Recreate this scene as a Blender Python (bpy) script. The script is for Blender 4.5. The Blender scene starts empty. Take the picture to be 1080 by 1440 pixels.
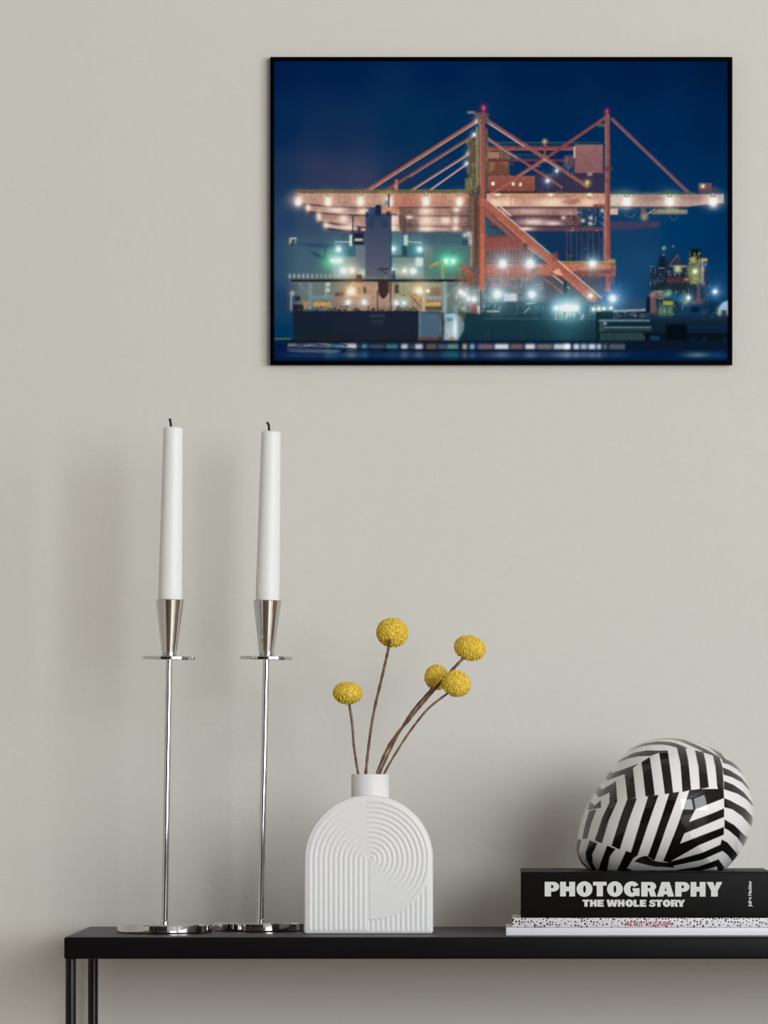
import bpy, bmesh, math
import numpy as np
from mathutils import Vector, Matrix

# ---- the printed photograph inside the frame, painted shape by shape into a colour grid ----
def paint_print():
    X0, Y0, X1, Y1, SS = 386, 86, 1024, 507, 2
    W, H = (X1-X0)*SS, (Y1-Y0)*SS
    yy, xx = np.mgrid[0:H, 0:W]
    px = X0+(xx+.5)/SS; py = Y0+(yy+.5)/SS
    rng = np.random.RandomState(7)
    # sky
    pts = [(390,90,0,28,72),(480,90,0,31,76),(620,90,0,33,78),(760,90,0,30,74),(900,90,0,29,70),(1020,90,0,26,62),
           (390,180,4,38,80),(470,190,12,42,80),(560,190,2,43,80),(640,200,0,43,82),(760,180,0,36,78),(930,180,0,37,80),(1020,180,0,33,74),
           (395,250,20,48,85),(450,240,40,52,86),(510,255,46,58,90),(560,240,20,48,84),(625,250,10,46,86),(900,240,0,44,88),(1015,250,0,42,84),
           (395,310,34,62,98),(440,310,52,72,98),(480,330,60,80,102),(395,370,40,70,102),(430,370,66,90,112),(455,385,76,104,112),
           (395,430,26,58,92),(392,470,0,52,90),(600,350,62,92,106),(650,350,64,100,106),(760,335,16,50,86),(800,340,14,52,88),
           (900,310,18,58,96),(900,370,22,66,104),(960,330,0,52,96),(1015,330,0,46,90),(890,410,18,58,96),(1015,400,8,54,96),(1015,440,6,46,84)]
    num = np.zeros((H, W, 3)); den = np.zeros((H, W))
    for (a, b, r, g, bl) in pts:
        w = 1.0/(((px-a)**2+(py-b)**2)/900.0+.25)**1.7
        den += w
        num += w[..., None]*np.array([r, g, bl])
    C = num/den[..., None]

    def box(x0, y0, x1, y1):
        i0 = max(0, int((x0-X0)*SS)-1); i1 = min(W, int((x1-X0)*SS)+2)
        j0 = max(0, int((y0-Y0)*SS)-1); j1 = min(H, int((y1-Y0)*SS)+2)
        return i0, i1, j0, j1

    def gblur(m, s):
        r = max(1, int(3*s)); k = np.exp(-.5*(np.arange(-r, r+1)/s)**2); k /= k.sum()
        pad = [(r, r), (r, r)]+[(0, 0)]*(m.ndim-2)
        p = np.pad(m, pad, mode='edge'); o = np.zeros_like(m)
        t = np.zeros((m.shape[0], p.shape[1])+m.shape[2:])
        for i, kk in enumerate(k): t += kk*p[i:i+m.shape[0]]
        for i, kk in enumerate(k): o += kk*t[:, i:i+m.shape[1]]
        return o

    def put(m, sl, col, a):
        j0, j1, i0, i1 = sl
        m = (m*a)[..., None]
        C[j0:j1, i0:i1] = C[j0:j1, i0:i1]*(1-m)+np.array(col, float)*m

    def poly(p, col, a=1.0, soft=0.0, col2=None):
        xs = [q[0] for q in p]; ys = [q[1] for q in p]; e = soft*3
        i0, i1, j0, j1 = box(min(xs)-e, min(ys)-e, max(xs)+e, max(ys)+e)
        if i1 <= i0 or j1 <= j0: return
        gx = px[j0:j1, i0:i1]; gy = py[j0:j1, i0:i1]
        m = np.zeros(gx.shape, bool)
        for k in range(len(p)):
            (ax, ay), (bx, by) = p[k], p[k-1]
            if ay == by: continue
            c = (ay > gy) != (by > gy)
            m ^= c & (gx < (bx-ax)*(gy-ay)/(by-ay)+ax)
        m = m.astype(float)
        if soft > 0: m = gblur(m, soft*SS)
        if col2 is not None:
            t = np.clip((gy-min(ys))/max(1e-6, max(ys)-min(ys)), 0, 1)[..., None]
            cc = np.array(col, float)*(1-t)+np.array(col2, float)*t
            mm = (m*a)[..., None]
            C[j0:j1, i0:i1] = C[j0:j1, i0:i1]*(1-mm)+cc*mm
        else:
            put(m, (j0, j1, i0, i1), col, a)

    def rect(x0, y0, x1, y1, col, a=1.0, soft=0.0, col2=None):
        poly([(x0, y0), (x1, y0), (x1, y1), (x0, y1)], col, a, soft, col2)

    def line(x0, y0, x1, y1, w, col, a=1.0):
        e = w+1
        i0, i1, j0, j1 = box(min(x0, x1)-e, min(y0, y1)-e, max(x0, x1)+e, max(y0, y1)+e)
        if i1 <= i0 or j1 <= j0: return
        gx = px[j0:j1, i0:i1]; gy = py[j0:j1, i0:i1]
        dx, dy = x1-x0, y1-y0; L = dx*dx+dy*dy+1e-9
        t = np.clip(((gx-x0)*dx+(gy-y0)*dy)/L, 0, 1)
        d = np.hypot(gx-x0-t*dx, gy-y0-t*dy)
        put(np.clip((w/2-d)*SS*.8+.5, 0, 1)*min(1, w*1.2), (j0, j1, i0, i1), col, a)

    def glow(x, y, r, col, s=1.0, ry=None):
        ry = ry or r
        i0, i1, j0, j1 = box(x-3.2*r, y-3.2*ry, x+3.2*r, y+3.2*ry)
        if i1 <= i0 or j1 <= j0: return
        g = np.exp(-.5*(((px[j0:j1, i0:i1]-x)/r)**2+((py[j0:j1, i0:i1]-y)/ry)**2))*s
        g = np.clip(g, 0, 1)[..., None]
        c = np.array(col, float)
        b = C[j0:j1, i0:i1]
        C[j0:j1, i0:i1] = b*(1-g)+np.maximum(b, c)*g

    def clutter(x0, y0, x1, y1, n, pal, smin, smax, a=.8, vert=.5):
        for _ in range(n):
            x = rng.uniform(x0, x1); y = rng.uniform(y0, y1)
            s = rng.uniform(smin, smax); t = rng.uniform(.6, 1.3)
            w, h = (t, s) if rng.rand() < vert else (s, t)
            rect(max(x-w/2, x0), max(y-h/2, y0), min(x+w/2, x1), min(y+h/2, y1), pal[rng.randint(len(pal))], a*rng.uniform(.5, 1))

    def lamp(x, y, r, halo=(150, 200, 210), core=(255, 255, 255), hs=.6, rays=0):
        glow(x, y, r*2.8, halo, hs*.55); glow(x, y, r*1.5, halo, hs)
        for k in range(rays):
            an = k*math.pi/rays*2+.2; L = r*(3.2 if k % 2 else 5.0)
            line(x, y, x+L*math.cos(an), y+L*math.sin(an), .6, halo, .4)
        glow(x, y, r*.75, core, 1.25)

    # haze left of and below the boom, and the warm smoke
    poly([(400,330),(660,330),(660,400),(400,400)], (72,104,112), .35, 8)
    glow(470, 250, 45, (62,62,90), .35, 30); glow(520, 215, 40, (30,50,84), .3, 30)

    # ------------------------------------------------ quay-side crane, rear lattice parts first
    rect(660,330,850,425, (92,76,80), .75, 3)
    rect(752,322,850,368, (18,48,82), 1, 2)
    for x in (797,803,811,818,826,834,842,848): rect(x-1.2,322,x+1.4,366,(74,58,76),.7,.4)
    clutter(785,295,856,366,60,[(120,84,80),(150,130,80),(60,46,60),(96,70,84)],2,10,.6,.8)
    # upper machinery behind the cross bracing
    rect(683,212,716,246,(118,86,66),.9,.5)
    clutter(683,205,722,250,90,[(190,150,70),(120,64,56),(80,52,50),(200,120,90),(160,140,60)],2,8,.8,.3)
    rect(683,214,702,222,(196,134,92),.9,.4)
    rect(688,226,713,240,(166,112,62),.8,.6); poly([(700,222),(715,236),(717,247),(690,247)],(120,66,56),.8,.4)
    rect(752,244,810,272,(52,48,72),.9,.8)
    clutter(750,232,850,272,120,[(130,80,76),(40,44,72),(150,150,170),(84,60,74),(120,110,70),(60,66,92)],2,9,.7,.5)
    rect(809,243,850,271,(58,46,70),.85,.6)
    # crane cabin block
    rect(686,247,752,269,(168,88,72),1,.3,(150,74,62))
    for x in np.arange(688,752,3.2): line(x,248,x,268,.5,(128,62,56),.5)
    for x,y in ((721.5,258.5),(732,259)): rect(x-2,y-2.4,x+2.2,y+2.6,(236,226,184),1,.5)
    rect(691,255.5,695.5,260.5,(250,240,226),1,.5)
    rect(683,269,755,273,(46,40,50),.9,.4)
    # horizontal trusses with railings
    rect(683,205.5,812,211,(150,66,60),1,.3); rect(683,209.6,812,211,(206,120,104),.7,.3)
    rect(683,223.5,797,227,(112,52,64),1,.3)
    for x in np.arange(684,815,3.0):
        line(x,199.5,x,205,.7,(120,140,96),.75)
        if x < 765: line(x,217,x,223,.7,(96,124,110),.7)
    line(683,200,846,200,.8,(110,140,96),.7); line(683,217,765,217,.7,(96,120,116),.7)
    rect(764.5,198,768,222,(150,76,66),1,.3); glow(766,198.5,2.4,(214,186,120),1)
    rect(793,218,808,234,(110,74,84),.8,.8); clutter(790,218,812,245,30,[(170,180,186),(90,62,74),(150,100,96)],2,7,.6)
    # diagonal bracing (right of the first tower)
    def brace(x0,y0,x1,y1,w,col,hi=None,hs=1.0,hx=1.0):
        line(x0,y0,x1,y1,w,col,1)
        dx,dy=x1-x0,y1-y0; L=math.hypot(dx,dy); nx,ny=-dy/L,dx/L
        if ny<0: nx,ny=-nx,-ny
        line(x0-nx*w*.28,y0-ny*w*.28,x1-nx*w*.28,y1-ny*w*.28,w*.3,tuple(c*.82 for c in col),.6)
        if hi:
            o=w*.42
            line(x0+nx*o,y0+ny*o,x0+dx*hx+nx*o,y0+dy*hx+ny*o,1.3,hi,hs)
    brace(686,194,790,263,3.6,(150,84,84),(226,182,174),.8,.4)
    brace(850,166,768,222,4.6,(146,70,70)); brace(768,222,690,272,4.6,(166,88,82),(220,150,130),.4)
    brace(683,168,766,222,5.4,(160,88,88),(236,206,202),.95,.66)
    brace(766,222,826,262,5.0,(166,90,84),(232,190,180),.7,.35)
    lamp(783,240,1.6,(190,200,214),(240,244,250)); lamp(770,254,2,(170,196,220),(240,248,255))
    glow(826,257,3.4,(196,178,70),1); glow(826,256,1.5,(236,222,120),1)
    glow(766,224,3,(150,120,60),.8)
    # machinery house
    rect(808.5,203.5,848,243,(154,102,106),1,.3,(140,90,96))
    for x in np.arange(811,848,3.1): line(x,204,x,242,.5,(132,84,92),.5)
    rect(806.6,206,809.2,222,(222,196,190),.9,.5); line(808,203,848,203,.8,(120,120,90),.8); rect(826,242,833,247,(190,150,140),.8,.6)
    # forestays on the left
    brace(671.5,169,514,269,5.2,(184,96,78),(226,190,176),.75,1)
    brace(667.5,189,545,266,4.4,(140,78,74),(214,172,162),.7,.75)
    brace(660,215,578,267,3.4,(132,86,90),(232,208,204),.9,1)
    brace(657.5,229,604,267,2.4,(140,104,112),(230,210,210),.9,1)
    line(560,250,668,180,.6,(70,90,120),.6); line(600,245,664,200,.5,(90,110,140),.6)
    for x,y in ((671.5,170),(667,189),(659.5,215.5),(656.5,229.5)): lamp(x,y,1.7,(200,214,224),(255,252,246))
    # main girder, four beams seen in depth
    B=(196,136,116)
    poly([(418,271),(658,271),(658,291),(510,291),(463,290),(419,285)],(206,150,130),1,.3,(190,134,116))
    poly([(430,286),(463,290),(510,292),(517,293),(517,302),(470,300),(431,297)],(178,124,110),1,.4,(208,160,142))
    poly([(446,299),(480,302),(515,303),(515,320),(470,314),(447,311)],(174,126,112),1,.4,(204,158,142))
    poly([(456,312),(490,317),(515,319),(515,325),(480,323),(457,320)],(210,172,160),1,.4)
    for p in ([(419,285.5),(463,290.5),(510,292)],[(431,297),(470,301),(515,303)],[(447,311.5),(475,315),(515,320)],[(457,320.5),(480,323.5),(515,326)]):
        for q in range(len(p)-1): line(*p[q],*p[q+1],2.3,(66,48,56),.9)
    poly([(470,291),(500,292),(506,297),(482,298)],(110,74,72),.5,1.4); poly([(484,303),(500,304),(498,309)],(96,66,66),.5,1.2)
    poly([(460,313),(480,315),(476,318)],(96,70,72),.6,1)
    # right-hand half of the left boom
    rect(540,271,656,291,(212,146,122),1,.3,(198,126,104)); rect(556,272,590,290,(196,112,90),.8,2)
    rect(558,292.5,656,303,(186,130,112),1,.3); rect(585,304,656,318,(196,146,128),1,.3); rect(570,318.5,650,325,(206,160,150),1,.4)
    rect(536,292,558,300,(224,136,98),1,.5); rect(549,303,561,316,(232,176,156),1,.5); rect(550,317,563,325,(226,180,164),1,.5)
    rect(562,292,590,326,(110,76,72),.8,1.0)
    clutter(560,290,592,328,50,[(190,150,130),(70,52,58),(150,100,84),(220,200,180)],2,8,.7)
    rect(632,292,662,326,(130,92,84),.7,1.5); clutter(634,275,664,326,50,[(90,60,58),(190,120,96),(220,190,170),(70,50,52)],2,8,.7)
    for y in (291.3,303.6,318.2): rect(560,y-.9,660,y+.8,(84,58,58),.85,.3)
    rect(640,272,663,289,(176,96,80),.8,1); poly([(655,276),(668,276),(662,288),(654,289)],(140,76,66),.9,.5)
    poly([(655,274),(664,274),(668,281),(664,284),(660,278),(656,278)],(206,120,96),.9,.4)
    rect(555,252,559.5,296,(196,106,82),1,.4); glow(556.5,262,2,(226,150,120),.8)
    # lamps along the boom
    for x in (419.5,461.5,507,547,599,646):
        glow(x,281,10,(238,196,168),.6,8); glow(x,281.5,3.6,(255,242,226),.9,5.4); glow(x,285,3.2,(255,250,240),1.0,3)
        rect(x-2.4,271.6,x+2.4,275.2,(96,74,62),.8,.5); glow(x,272.4,1.2,(255,246,220),1)
    for x,y,rx,ry in ((433,292,3,4),(475,295,11,3.4),(448,304,3,5),(483,308,6,5),(458,316,3,4),(491,319,7,3.4),(510,297,5,3),
                      (553,309,3.6,5),(552,320,4,3),(599,297,8,3.6),(599,310,9,5),(599,321.5,8,3),(641,310,4,5),(640,321,4,3),(642,295,4,3),(627,310,6,4),(575,305,5,2)):
        glow(x,y,rx,(252,226,206),.95,ry)
    rect(545.6,272,548,291,(40,52,80),.85,.3); rect(541,282,546,289,(60,84,120),.6,.7)
    # railing over the boom
    rect(416,266.5,664,271.6,(110,92,52),.62,.6)
    for x in np.arange(417,664,2.7): line(x,266.8,x,271.5,.9,(168,152,62) if x < 560 else (176,170,66),.8)
    for x in np.arange(418.3,664,5.4): line(x,267,x,271.5,.9,(66,58,48),.7)
    line(416,267,664,267,.7,(150,140,70),.7); rect(533,268,552,272,(186,176,60),.6,1)
    # ------------------------------------------------ first tower
    rect(659,196,673,270,(104,84,62),.85,.8); clutter(655,196,673,275,110,[(176,164,80),(120,80,62),(72,56,52),(196,176,110),(90,96,70)],2,9,.8,.7)
    rect(669,178,673,262,(176,160,86),.7,.6); rect(654,250,662,268,(150,140,70),.6,.8)
    rect(660,272,676,376,(104,76,66),1,.6); rect(662,276,666,376,(136,104,88),.6,.5); rect(668,276,671,372,(80,56,52),.7,.5)
    rect(656,320,660,378,(90,96,96),.6,.5); rect(661.4,331,663,376,(206,180,160),.7,.3)
    poly([(674.4,158),(682,158),(682,300),(681.6,372),(683.5,408),(673.5,408),(674.4,372)],(150,82,74),1,.3,(206,100,66))
    rect(674.2,166,676,260,(206,160,148),.55,.4); rect(676,330,681.6,408,(222,108,70),.8,.6)
    rect(682,180,686,270,(122,84,66),.7,.5); clutter(682,176,688,250,26,[(170,150,90),(90,60,58)],2,7,.7)
    rect(671,158.5,686,172,(112,72,72),.9,.8); rect(657,156,668,159.4,(176,130,124),.8,.6); rect(667,158,674,166,(130,90,92),.7,.6)
    clutter(668,156,688,176,22,[(190,170,160),(90,60,60)],1.5,5,.7)
    glow(680,152,4.5,(150,20,60),.5); glow(680,152,1.9,(246,40,90),1.2,2.8); glow(680.4,151,.9,(255,130,160),1)
    rect(673,408,684,412,(50,50,66),.8,.6)
    # ------------------------------------------------ centre girder
    rect(684,272.6,853,290.5,(208,144,120),1,.3,(214,158,136)); rect(684,271.6,853,274,(226,160,84),.9,.4)
    clutter(684,272,853,280,60,[(176,92,74),(150,80,66),(226,170,140)],3,12,.5,.1)
    for x,rx in ((699,11),(716,6),(768,14),(782,8),(827,10)): glow(x,284.5,rx,(246,218,190),.8,4.5)
    for x in (700,774,829): glow(x,273.4,3,(255,246,214),1,1.4)
    poly([(790,283),(812,278),(818,282),(806,288),(800,286)],(176,100,84),.6,.8)
    line(718,275,718,290,1,(190,140,60),.8); line(790,274,790,290,.7,(200,160,140),.6)
    rect(834,287,853,292,(150,70,60),.9,.5); rect(684,290.4,853,293,(86,56,56),.95,.3)
    rect(684,293,812,303,(150,100,98),1,.4); glow(745,297,20,(226,180,166),.9,3.4); glow(800,298,10,(214,166,150),.8,3)
    rect(684,302.6,815,308,(84,58,66),.95,.5); rect(690,308,818,318,(98,66,72),.95,.6)
    glow(750,312,14,(244,204,194),1,4); glow(778,314,9,(240,206,196),.95,2.6); rect(690,317,830,320,(66,50,62),.9,.5)
    rect(720,319,853,325,(96,66,76),.9,.5); glow(740,321.6,9,(240,214,202),1,2); 
    clutter(790,293,853,325,90,[(190,150,130),(60,44,54),(120,80,80),(226,206,180),(150,140,84)],2,8,.75)
    for x,y in ((820,310),(831,306),(830,314),(847,296),(792,306)): glow(x,y,2.0,(240,224,190),.9)
    # ------------------------------------------------ right boom
    poly([(857,272.8),(1017,272.8),(1017,285),(966,290.5),(857,290.5)],(180,140,132),1,.3,(190,156,144))
    glow(865,283,8,(206,206,190),.8,7)
    for x in (881.5,942,1003): glow(x,281,10,(222,212,196),.75,8); glow(x,284,4,(255,252,244),1.2,5); rect(x-3,271.4,x+3,276.6,(60,60,60),.85,.6); glow(x,274,1.3,(250,240,214),1)
    rect(858,269.5,1000,272.6,(54,94,82),.8,.5); rect(858,290,968,291.6,(120,80,74),.7,.4); rect(1015,272,1018,286,(210,190,186),.6,.4)
    poly([(900,274),(925,273),(935,280),(905,281)],(160,112,108),.5,2); poly([(955,274),(990,273),(985,280),(960,281)],(158,106,104),.5,2)
    rect(857,293,869,301.5,(222,182,162),1,.5)
    rect(919,294.4,967,301,(150,132,104),.9,.6); rect(926,295,961,299,(190,160,104),.7,.8); rect(925,293.6,956,295,(120,160,110),.6,.5); clutter(900,291,967,302,40,[(200,170,120),(96,80,84),(220,200,160)],2,6,.7)
    rect(901,292,909,303,(110,86,84),.8,.8); glow(906,305,3.4,(196,160,120),.9); line(909,302,920,294,2,(180,150,110),.9)
    for k in range(14):
        a0=math.pi*(.05+.9*k/14); a1=math.pi*(.05+.9*(k+1)/14)
        line(886+9*math.cos(a0),296+9*math.sin(a0),886+9*math.cos(a1),296+9*math.sin(a1),.9,(110,120,140),.7)
        line(948+6*math.cos(a0),302+7*math.sin(a0),948+6*math.cos(a1),302+7*math.sin(a1),.8,(110,120,130),.6)
    poly([(857,311),(927,312),(927,318.5),(900,322),(857,324)],(62,60,88),1,.5,(52,56,90)); rect(915,312,927,319,(84,64,88),.7,.6); rect(881,324,889,331,(44,50,86),.7,.7)
    rect(982,257,1001,271,(108,78,90),1,.4,(92,66,80)); glow(988.5,261.5,2,(236,226,206),1.1); rect(1002,263,1009,271,(64,62,84),.9,.8); rect(977,268,984,272,(40,40,60),.8,.6)
    brace(861,167,968,270,4.4,(128,78,88),(170,124,130),.5,1)
    # second tower
    poly([(850.6,160),(857.6,160),(858.6,410),(851.5,410)],(140,82,82),1,.3,(184,84,66))
    rect(850.6,172,852.4,330,(178,120,116),.6,.4); rect(855.8,175,857.6,400,(110,60,62),.6,.4)
    rect(847,234,862,240,(84,60,66),.8,.7); rect(850,252,858,256,(90,60,64),.6,.6); rect(840,173,851,178,(120,104,92),.7,.7)
    rect(849,294,852,366,(196,140,130),.6,.5)
    glow(853.4,156.5,3.4,(140,20,70),.5); glow(853.4,156.5,1.6,(232,50,100),1.1,2.6)
    # ------------------------------------------------ inside the portal
    rect(683,331,743,351,(168,84,76),1,.5)
    for x in np.arange(684,744,3.3): line(x,332,x,374,.7,(104,48,52),.65)
    for y in (335,339,343,347): line(683,y,743,y,.7,(110,54,56),.6)
    rect(684,331,744,333.4,(96,70,60),.8,.5)
    rect(684,350,748,372,(150,92,88),.85,.6)
    for x in np.arange(686,748,5.2): rect(x,350,x+2.2,372,(74,66,80),.7,.5)
    rect(683,371,866,388,(200,108,88),1,.5,(190,98,80)); rect(770,367,866,369.4,(190,164,60),.8,.4); rect(770,369.4,864,382,(206,112,86),.9,.6)
    poly([(776,383),(864,378),(864,384),(800,392),(776,392)],(120,66,66),.8,.8)
    rect(858,366,864.5,400,(120,96,92),.6,.6); rect(855,364,865,369,(196,170,84),.7,.6)
    # rear brace and main portal brace
    line(683,300,722,334,5.5,(160,92,80),1); line(690,294,712,313,2.4,(246,226,196),.95); line(693,281,718,303,2.2,(240,214,186),.9)
    line(742,347,764,365,1.8,(232,214,196),.9); line(763,371,776,384,3,(170,90,76),.8)
    line(767,392,806,425,2.6,(170,100,84),.8); line(778,387,800,405,1.6,(240,214,180),.9)
    line(684,288,834,419,11.5,(190,98,76),1); line(680,290,826,419,3,(160,78,64),.7)
    line(689.5,284,846,419,1.7,(238,208,180),.9); line(700,306,826,418,1.2,(236,190,160),.5)
    poly([(776,382),(786,377),(792,388),(782,386)],(252,176,140),.9,.6)
    poly([(744,378),(760,376),(752,384)],(90,50,52),.7,.6)
    rect(736,342,742,352,(70,60,76),.7,.6); poly([(772,357),(784,354),(786,366),(778,366)],(150,70,64),.7,.6)
    # ------------------------------------------------ funnel and superstructure of the ship
    rect(452,344,500,392,(84,112,116),.75,2.5); rect(552,330,596,394,(74,106,114),.8,1.5); rect(596,340,658,394,(76,104,108),.7,3)
    rect(595,328,655,345,(66,86,104),.7,2)
    rect(470,345,500,360,(52,92,112),.95,.5); rect(470,361,500,375,(120,134,130),.8,.6); rect(500,345,514,388,(108,118,126),.9,.6)
    rect(468,376,514,392,(122,140,140),.7,.8); rect(549,326,566,358,(76,112,122),.9,.6)
    rect(549,359,596,361.6,(44,60,70),.8,.5); rect(552,362,594,376,(112,130,124),.7,1); rect(552,376,596,394,(132,150,144),.7,1)
    rect(566,344,596,359,(36,94,104),.85,.6); rect(598,345,608,374,(120,112,106),.6,1.4)
    poly([(415,341),(470,342),(470,350),(440,348)],(42,66,98),.75,1); poly([(432,353),(444,355),(470,368),(468,374)],(40,66,92),.8,1); rect(455,346,459,364,(44,70,96),.8,.7)
    poly([(596,376),(618,360),(640,352),(640,358),(606,376)],(46,84,104),.7,1)
    rect(407,334.2,417,336.2,(206,216,216),.85,.5); rect(406.6,336,410,344,(214,190,166),.8,.8); rect(414.6,335,416.6,342,(150,170,180),.7,.5); rect(408,341,412,345,(50,40,44),.8,.7)
    rect(491,330,495.5,346,(196,222,200),.9,.8); line(471,340,494,340,1.1,(206,230,214),.9); rect(568,330,573.5,346,(196,222,210),.9,.8); line(573,339.5,593,341,1.1,(206,226,214),.9)
    rect(495.4,303,497.2,344,(34,34,48),.95,.3); rect(498,327,511,343.5,(18,36,72),1,.5); rect(498.5,335,510,338.8,(150,130,90),.9,.5)
    for x in (500.5,504,508): glow(x,337,1.2,(250,226,150),.95)
    rect(501,320,508,328,(110,76,84),.8,1); rect(504,318,506.4,328,(26,34,56),.8,.4)
    rect(565,345,572,359,(26,44,52),.85,.7); glow(557,355,2,(16,30,36),.9)
    rect(566,303,571,330,(96,70,62),.7,.8); rect(658,330,664,344,(190,204,196),.6,1); glow(654,330,2.4,(206,214,200),.9); glow(660,328,2.4,(214,206,190),.9)
    rect(650,337,658,345,(40,60,84),.8,.7)
    rect(549,362,596,392,(120,140,136),.35,2); rect(466,376,514,392,(150,165,160),.35,2); rect(598,376,656,392,(92,128,118),.4,2)
    # lights of the ship
    glow(464,367,9,(36,190,130),.75); glow(632,366,20,(50,170,130),.55,14); glow(632,367,9,(90,230,180),.75,5)
    for k in range(10):
        a=k*math.pi/5+.3; line(632,367,632+17*math.cos(a),367+13*math.sin(a),.7,(110,226,180),.35)
    for x,y,r in ((476,350.5,3.6),(553,350,3.2),(590,350.5,3.6)): lamp(x,y,r,(150,214,224),(240,252,255))
    for x in (468,474,478): lamp(x,366.5,2.6,(190,236,220),(250,255,250))
    rect(584,362,595,374.5,(226,240,232),.85,1.4)
    lamp(627,367,2.6,(150,250,210)); lamp(637,367,2.6,(150,250,210))
    lamp(483,380.5,4,(190,230,230)); lamp(494.5,380,3.4,(250,224,180),(255,250,236)); lamp(552,381,3,(190,230,230)); lamp(569,380.5,2.6,(250,224,180),(255,246,226)); lamp(581,381,3.6,(190,226,226)); glow(510,384,3,(206,226,200),.9)
    poly([(601,374),(616,367),(618,371),(604,376)],(230,180,80),.85,1); rect(620.5,366,624.5,396,(150,170,110),.85,.7)
    # funnel
    poly([(514,301),(549,301),(549,392),(514,392)],(48,64,90),1,.5,(92,94,110))
    rect(528,288,535.5,303,(24,38,66),1,.5); rect(514,298,518,304,(36,44,70),.9,.6); rect(543,297,549,303,(40,50,74),.9,.6)
    rect(518.5,307,525,320,(40,54,78),.8,.8); rect(537.5,309,545,319.6,(42,56,80),.8,.8); rect(549,300,550.6,392,(30,44,66),.8,.4)
    line(534,378,546,378,1.6,(30,30,40),.85); line(536,380,543,384,1.4,(30,30,40),.8); line(530,380,534,377,1,(40,40,50),.7)
    # ------------------------------------------------ decks and house front
    poly([(408,393),(500,390),(660,390),(660,438),(410,438)],(112,118,112),.85,2)
    rect(404,398,418,438,(60,74,100),.75,3)
    poly([(494,396),(556,394),(558,438),(480,438),(486,416)],(196,150,124),.95,1)
    poly([(556,398),(600,398),(600,438),(556,438)],(160,146,112),.8,1.5)
    rect(470,416,500,438,(150,116,110),.8,2)
    rect(503,403.5,506.6,412.5,(104,74,64),.9,.5); rect(510.4,403.5,515,412.5,(78,54,48),.95,.5); rect(555,400,562,412,(40,52,50),.9,.6)
    rect(409,392.6,658,396,(28,36,38),1,.4); rect(500,396,550,398.5,(150,140,130),.6,.6)
    rect(501,386,509,397,(82,50,48),.95,.6); rect(551,380,556,397,(44,50,60),.8,.8)
    for k in range(14): glow(407.5+6.3*k,388,1.3,(196,196,180),.85-.035*k,2.4)
    poly([(531.5,394),(546.5,393),(547.2,408),(544,416),(539.5,420.5),(535,417),(532,410)],(56,42,42),1,.5); rect(544,396,547,412,(96,54,44),.7,.6); rect(530,408,532,416,(50,40,44),.8,.5)
    rect(548,396,550.6,438,(70,60,56),.9,.4); rect(530,414,531.4,438,(60,54,54),.8,.4)
    # left gallery
    line(420,398,436,415,3,(112,134,146),.7); rect(434,398,438.5,438,(110,142,150),.85,.6); rect(438,415,468,421,(104,138,150),.85,.8)
    rect(440,424,466,431,(226,160,76),.95,.8); rect(425,424,434,432,(206,150,90),.85,1); line(450,421,462,425,1,(150,90,70),.8)
    for x,y in ((461,400),(461,408)): glow(x,y,2,(226,236,206),.95)
    rect(457,399,459,416,(190,200,180),.6,.5); rect(408,414,410.6,436,(150,160,160),.8,.5); glow(411,412,2.4,(206,206,196),.8); rect(414,416,422,423,(30,40,40),.85,.8)
    rect(412,428,426,438,(28,30,34),.9,.8)
    rect(471,411,484,416.4,(70,48,48),.9,.8)
    lamp(494,409,5.2,(250,200,130),(255,246,216),.8); rect(488,417,506,420,(226,140,96),.8,.6)
    for x in (489.5,512): poly([(x-5,428),(x,420),(x+6,428)],(190,206,214),.8,1); lamp(x,425,2.4,(206,224,232))
    for x in (557.5,568): lamp(x,426,2.6,(200,222,230))
    glow(498,436,14,(220,180,150),.5,2)
    clutter(412,430,588,438,150,[(30,32,36),(46,40,40),(120,90,74),(206,180,150),(60,56,52),(24,30,40)],1.5,6,.9)
    # right gallery
    rect(560,398,622,410,(158,160,118),.8,1); lamp(590,409,4.6,(250,216,160),(255,250,232),.75); clutter(562,411,600,416,30,[(50,46,40),(190,170,110)],1.5,5,.8)
    poly([(575,414),(592,416),(594,438),(588,438)],(206,150,104),.7,1.2); line(578,416,592,433,1.6,(120,84,70),.8)
    rect(598,424,620,431,(232,176,92),.95,.8); rect(598,430.6,622,436,(96,76,56),.9,.8); rect(604,404,622,415,(150,116,96),.8,.8); rect(600,416,622,422,(150,164,150),.8,.6); rect(600,422,622,424,(200,90,80),.6,.5)
    rect(594,398,597.4,438,(190,196,160),.75,.5)
    for x in (602,602): glow(x,402,2.6,(160,170,150),.8); glow(602,409,1.8,(240,236,206),.9)
    rect(622.5,396,628.5,440,(128,160,160),.95,.6); line(628,416,650,397,3,(132,168,168),.9); rect(629,398,646,414,(96,110,108),.7,1)
    rect(640,384,672,396,(110,92,84),.6,2)
    poly([(648,370),(652,370),(667,386),(668,398),(662,396),(650,376)],(196,96,66),.9,.8); rect(644,371,648,388,(150,140,60),.7,.6); rect(650,386,668,404,(130,84,60),.7,1.5)
    clutter(648,384,674,412,50,[(206,110,70),(96,60,50),(190,170,140),(60,52,52)],2,6,.8)
    # blazing quay left of and behind the tower foot
    rect(650,402,680,436,(120,134,140),.75,3)
    rect(684,388,765,426,(104,110,120),.75,2.5); rect(686,388,750,393,(210,120,104),.6,1.5)
    clutter(640,404,690,440,120,[(220,230,230),(70,84,92),(150,170,176),(40,52,60),(190,150,130)],1.5,6,.8,.7)
    rect(662,426,671,442,(150,70,62),.8,.8); rect(671,430,675,444,(206,210,206),.7,.6)
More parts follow.
